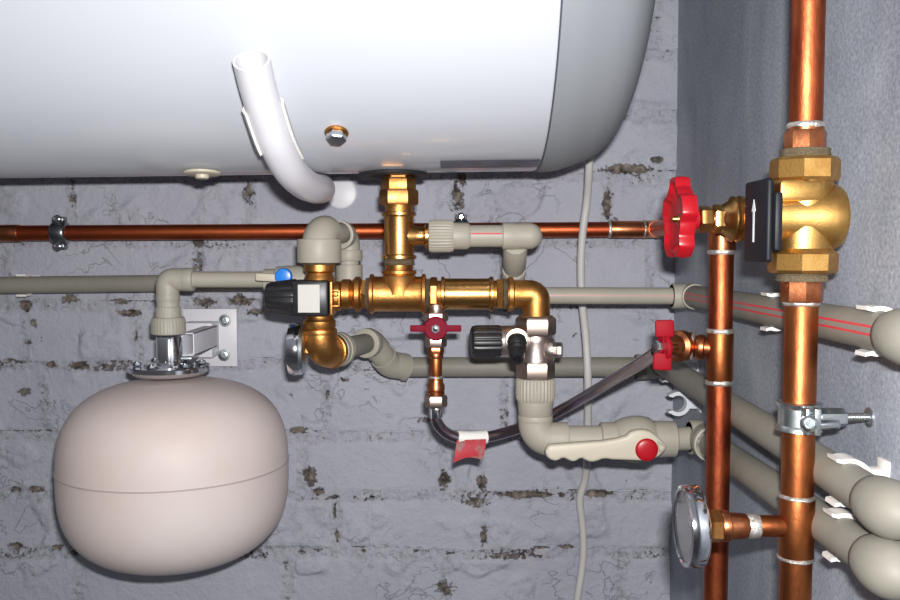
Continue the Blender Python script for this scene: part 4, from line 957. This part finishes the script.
mb = MB(); mb.lathe(GG(.1820), X, [(0,.0100),(.001,.0105),(.005,.0105),(.006,.0092),(.012,.0088),(.016,.0085),(.018,.0078),(.0215,.0075)], 44); mb.build('adapter_body', 'copper_fit', ca)
mb = MB(); ring(mb, GG(.2035), X, .0078, .0065); mb.build('solder_joint', 'solder', ca)

# riser clamp
rc_ = thing('riser_clamp', 'zinc clamp around the main copper riser with threaded stud into the right wall', 'pipe clamp', MR(432))
cz_ = MR(416)
mb = MB(); h_ = .0195
for sd in (1,):
    mb.lathe(cz_-Z*h_/2, Z, [(0,.0116),(.0004,.0148),(.003,.0142),(.004,.0134),(h_-.004,.0134),(h_-.003,.0142),(h_-.0004,.0148),(h_,.0116)], 56)
mb.build('band', 'zinc', rc_)
mb = MB(); mb.box(cz_+V((.0035,-.0170,0)), .0045, .011, h_*.9, .001); mb.build('ear', 'zinc', rc_); mb = MB(); mb.box(cz_+V((-.0025,-.0165,0)), .003, .010, h_*.9, .001); mb.build('ear', 'zinc', rc_)
mb = MB(); a = cz_+V((-.0010,-.0175,-.0008)); mb.lathe(a, V((-.25,-1,0)), [(0,.0052),(.0055,.0055),(.0065,.0045),(.007,.003),(.0055,.002),(.0055,.0003)], 28); mb.build('clamp_screw', 'zinc', rc_)
mb = MB(); a = cz_+V((.0125,-.002,-.0005)); mb.hexn(a, a+X*.0170, .0064, 6, 0, .05); mb.cyl(a-X*.004, a+X*.004, .0045); mb.cyl(cz_+V((.004,-.013,-.0035)), cz_+V((.022,-.010,-.0035)), .0032); mb.build('hex_sleeve', 'zinc', rc_)
mb = MB(); prof = []; L_ = RW-(a.x+.015); n_ = 34
for i in range(n_+1): prof.append((L_*i/n_, .0031 if i % 2 else .0026))
mb.lathe(a+X*.015, X, prof, 24); mb.build('threaded_stud', 'zinc', rc_)
mb = MB(); mb.lathe(V((RW, a.y, a.z)), -X, [(0,.0068),(.0010,.0066),(.0016,.005),(.0016,.001)], 36); mb.build('wall_washer', 'zinc', rc_)

# ------------------------------------------------------------------ clean up helper props
for o in bpy.data.objects:
    if '_o' in o: del o['_o']

# ------------------------------------------------------------------ light, world, camera
fl = bpy.data.lights.new('camera_flash', 'AREA'); fl.shape = 'RECTANGLE'; fl.size = .024; fl.size_y = .012; fl.energy = 9.2; fl.color = (1, .98, .97)
flo = bpy.data.objects.new('camera_flash', fl); COL.objects.link(flo)
flo.location = CAM+V((.014, .0, .038)); flo.rotation_euler = (math.radians(90-3), 0, 0)
wd = bpy.data.worlds.new('room_ambient'); scene.world = wd; wd.use_nodes = True; nt = wd.node_tree; bg = nt.nodes['Background']
tcw = N(nt, 'ShaderNodeTexCoord'); sp = N(nt, 'ShaderNodeSeparateXYZ'); nt.links.new(tcw.outputs['Generated'], sp.inputs[0])
rw_ = ramp(nt, [(.25, (.035,.034,.036)), (.5, (.10,.10,.11)), (.78, (.30,.30,.33))])
mr2 = N(nt, 'ShaderNodeMapRange'); mr2.inputs['From Min'].default_value = -1; nt.links.new(sp.outputs['Z'], mr2.inputs['Value']); nt.links.new(mr2.outputs[0], rw_.inputs['Fac'])
nt.links.new(rw_.outputs[0], bg.inputs['Color']); bg.inputs['Strength'].default_value = .75

cam = bpy.data.cameras.new('camera'); cam.sensor_width = 36; cam.lens = 36*F/900; cam.clip_start = .02
co = bpy.data.objects.new('camera', cam); COL.objects.link(co); co.location = CAM; co.rotation_euler = (math.radians(90)-TH, 0, 0)
scene.camera = co
vs = scene.view_settings; vs.view_transform = 'Standard'; vs.look = 'None'; vs.gamma = 1; vs.use_curve_mapping = False; vs.exposure = 0
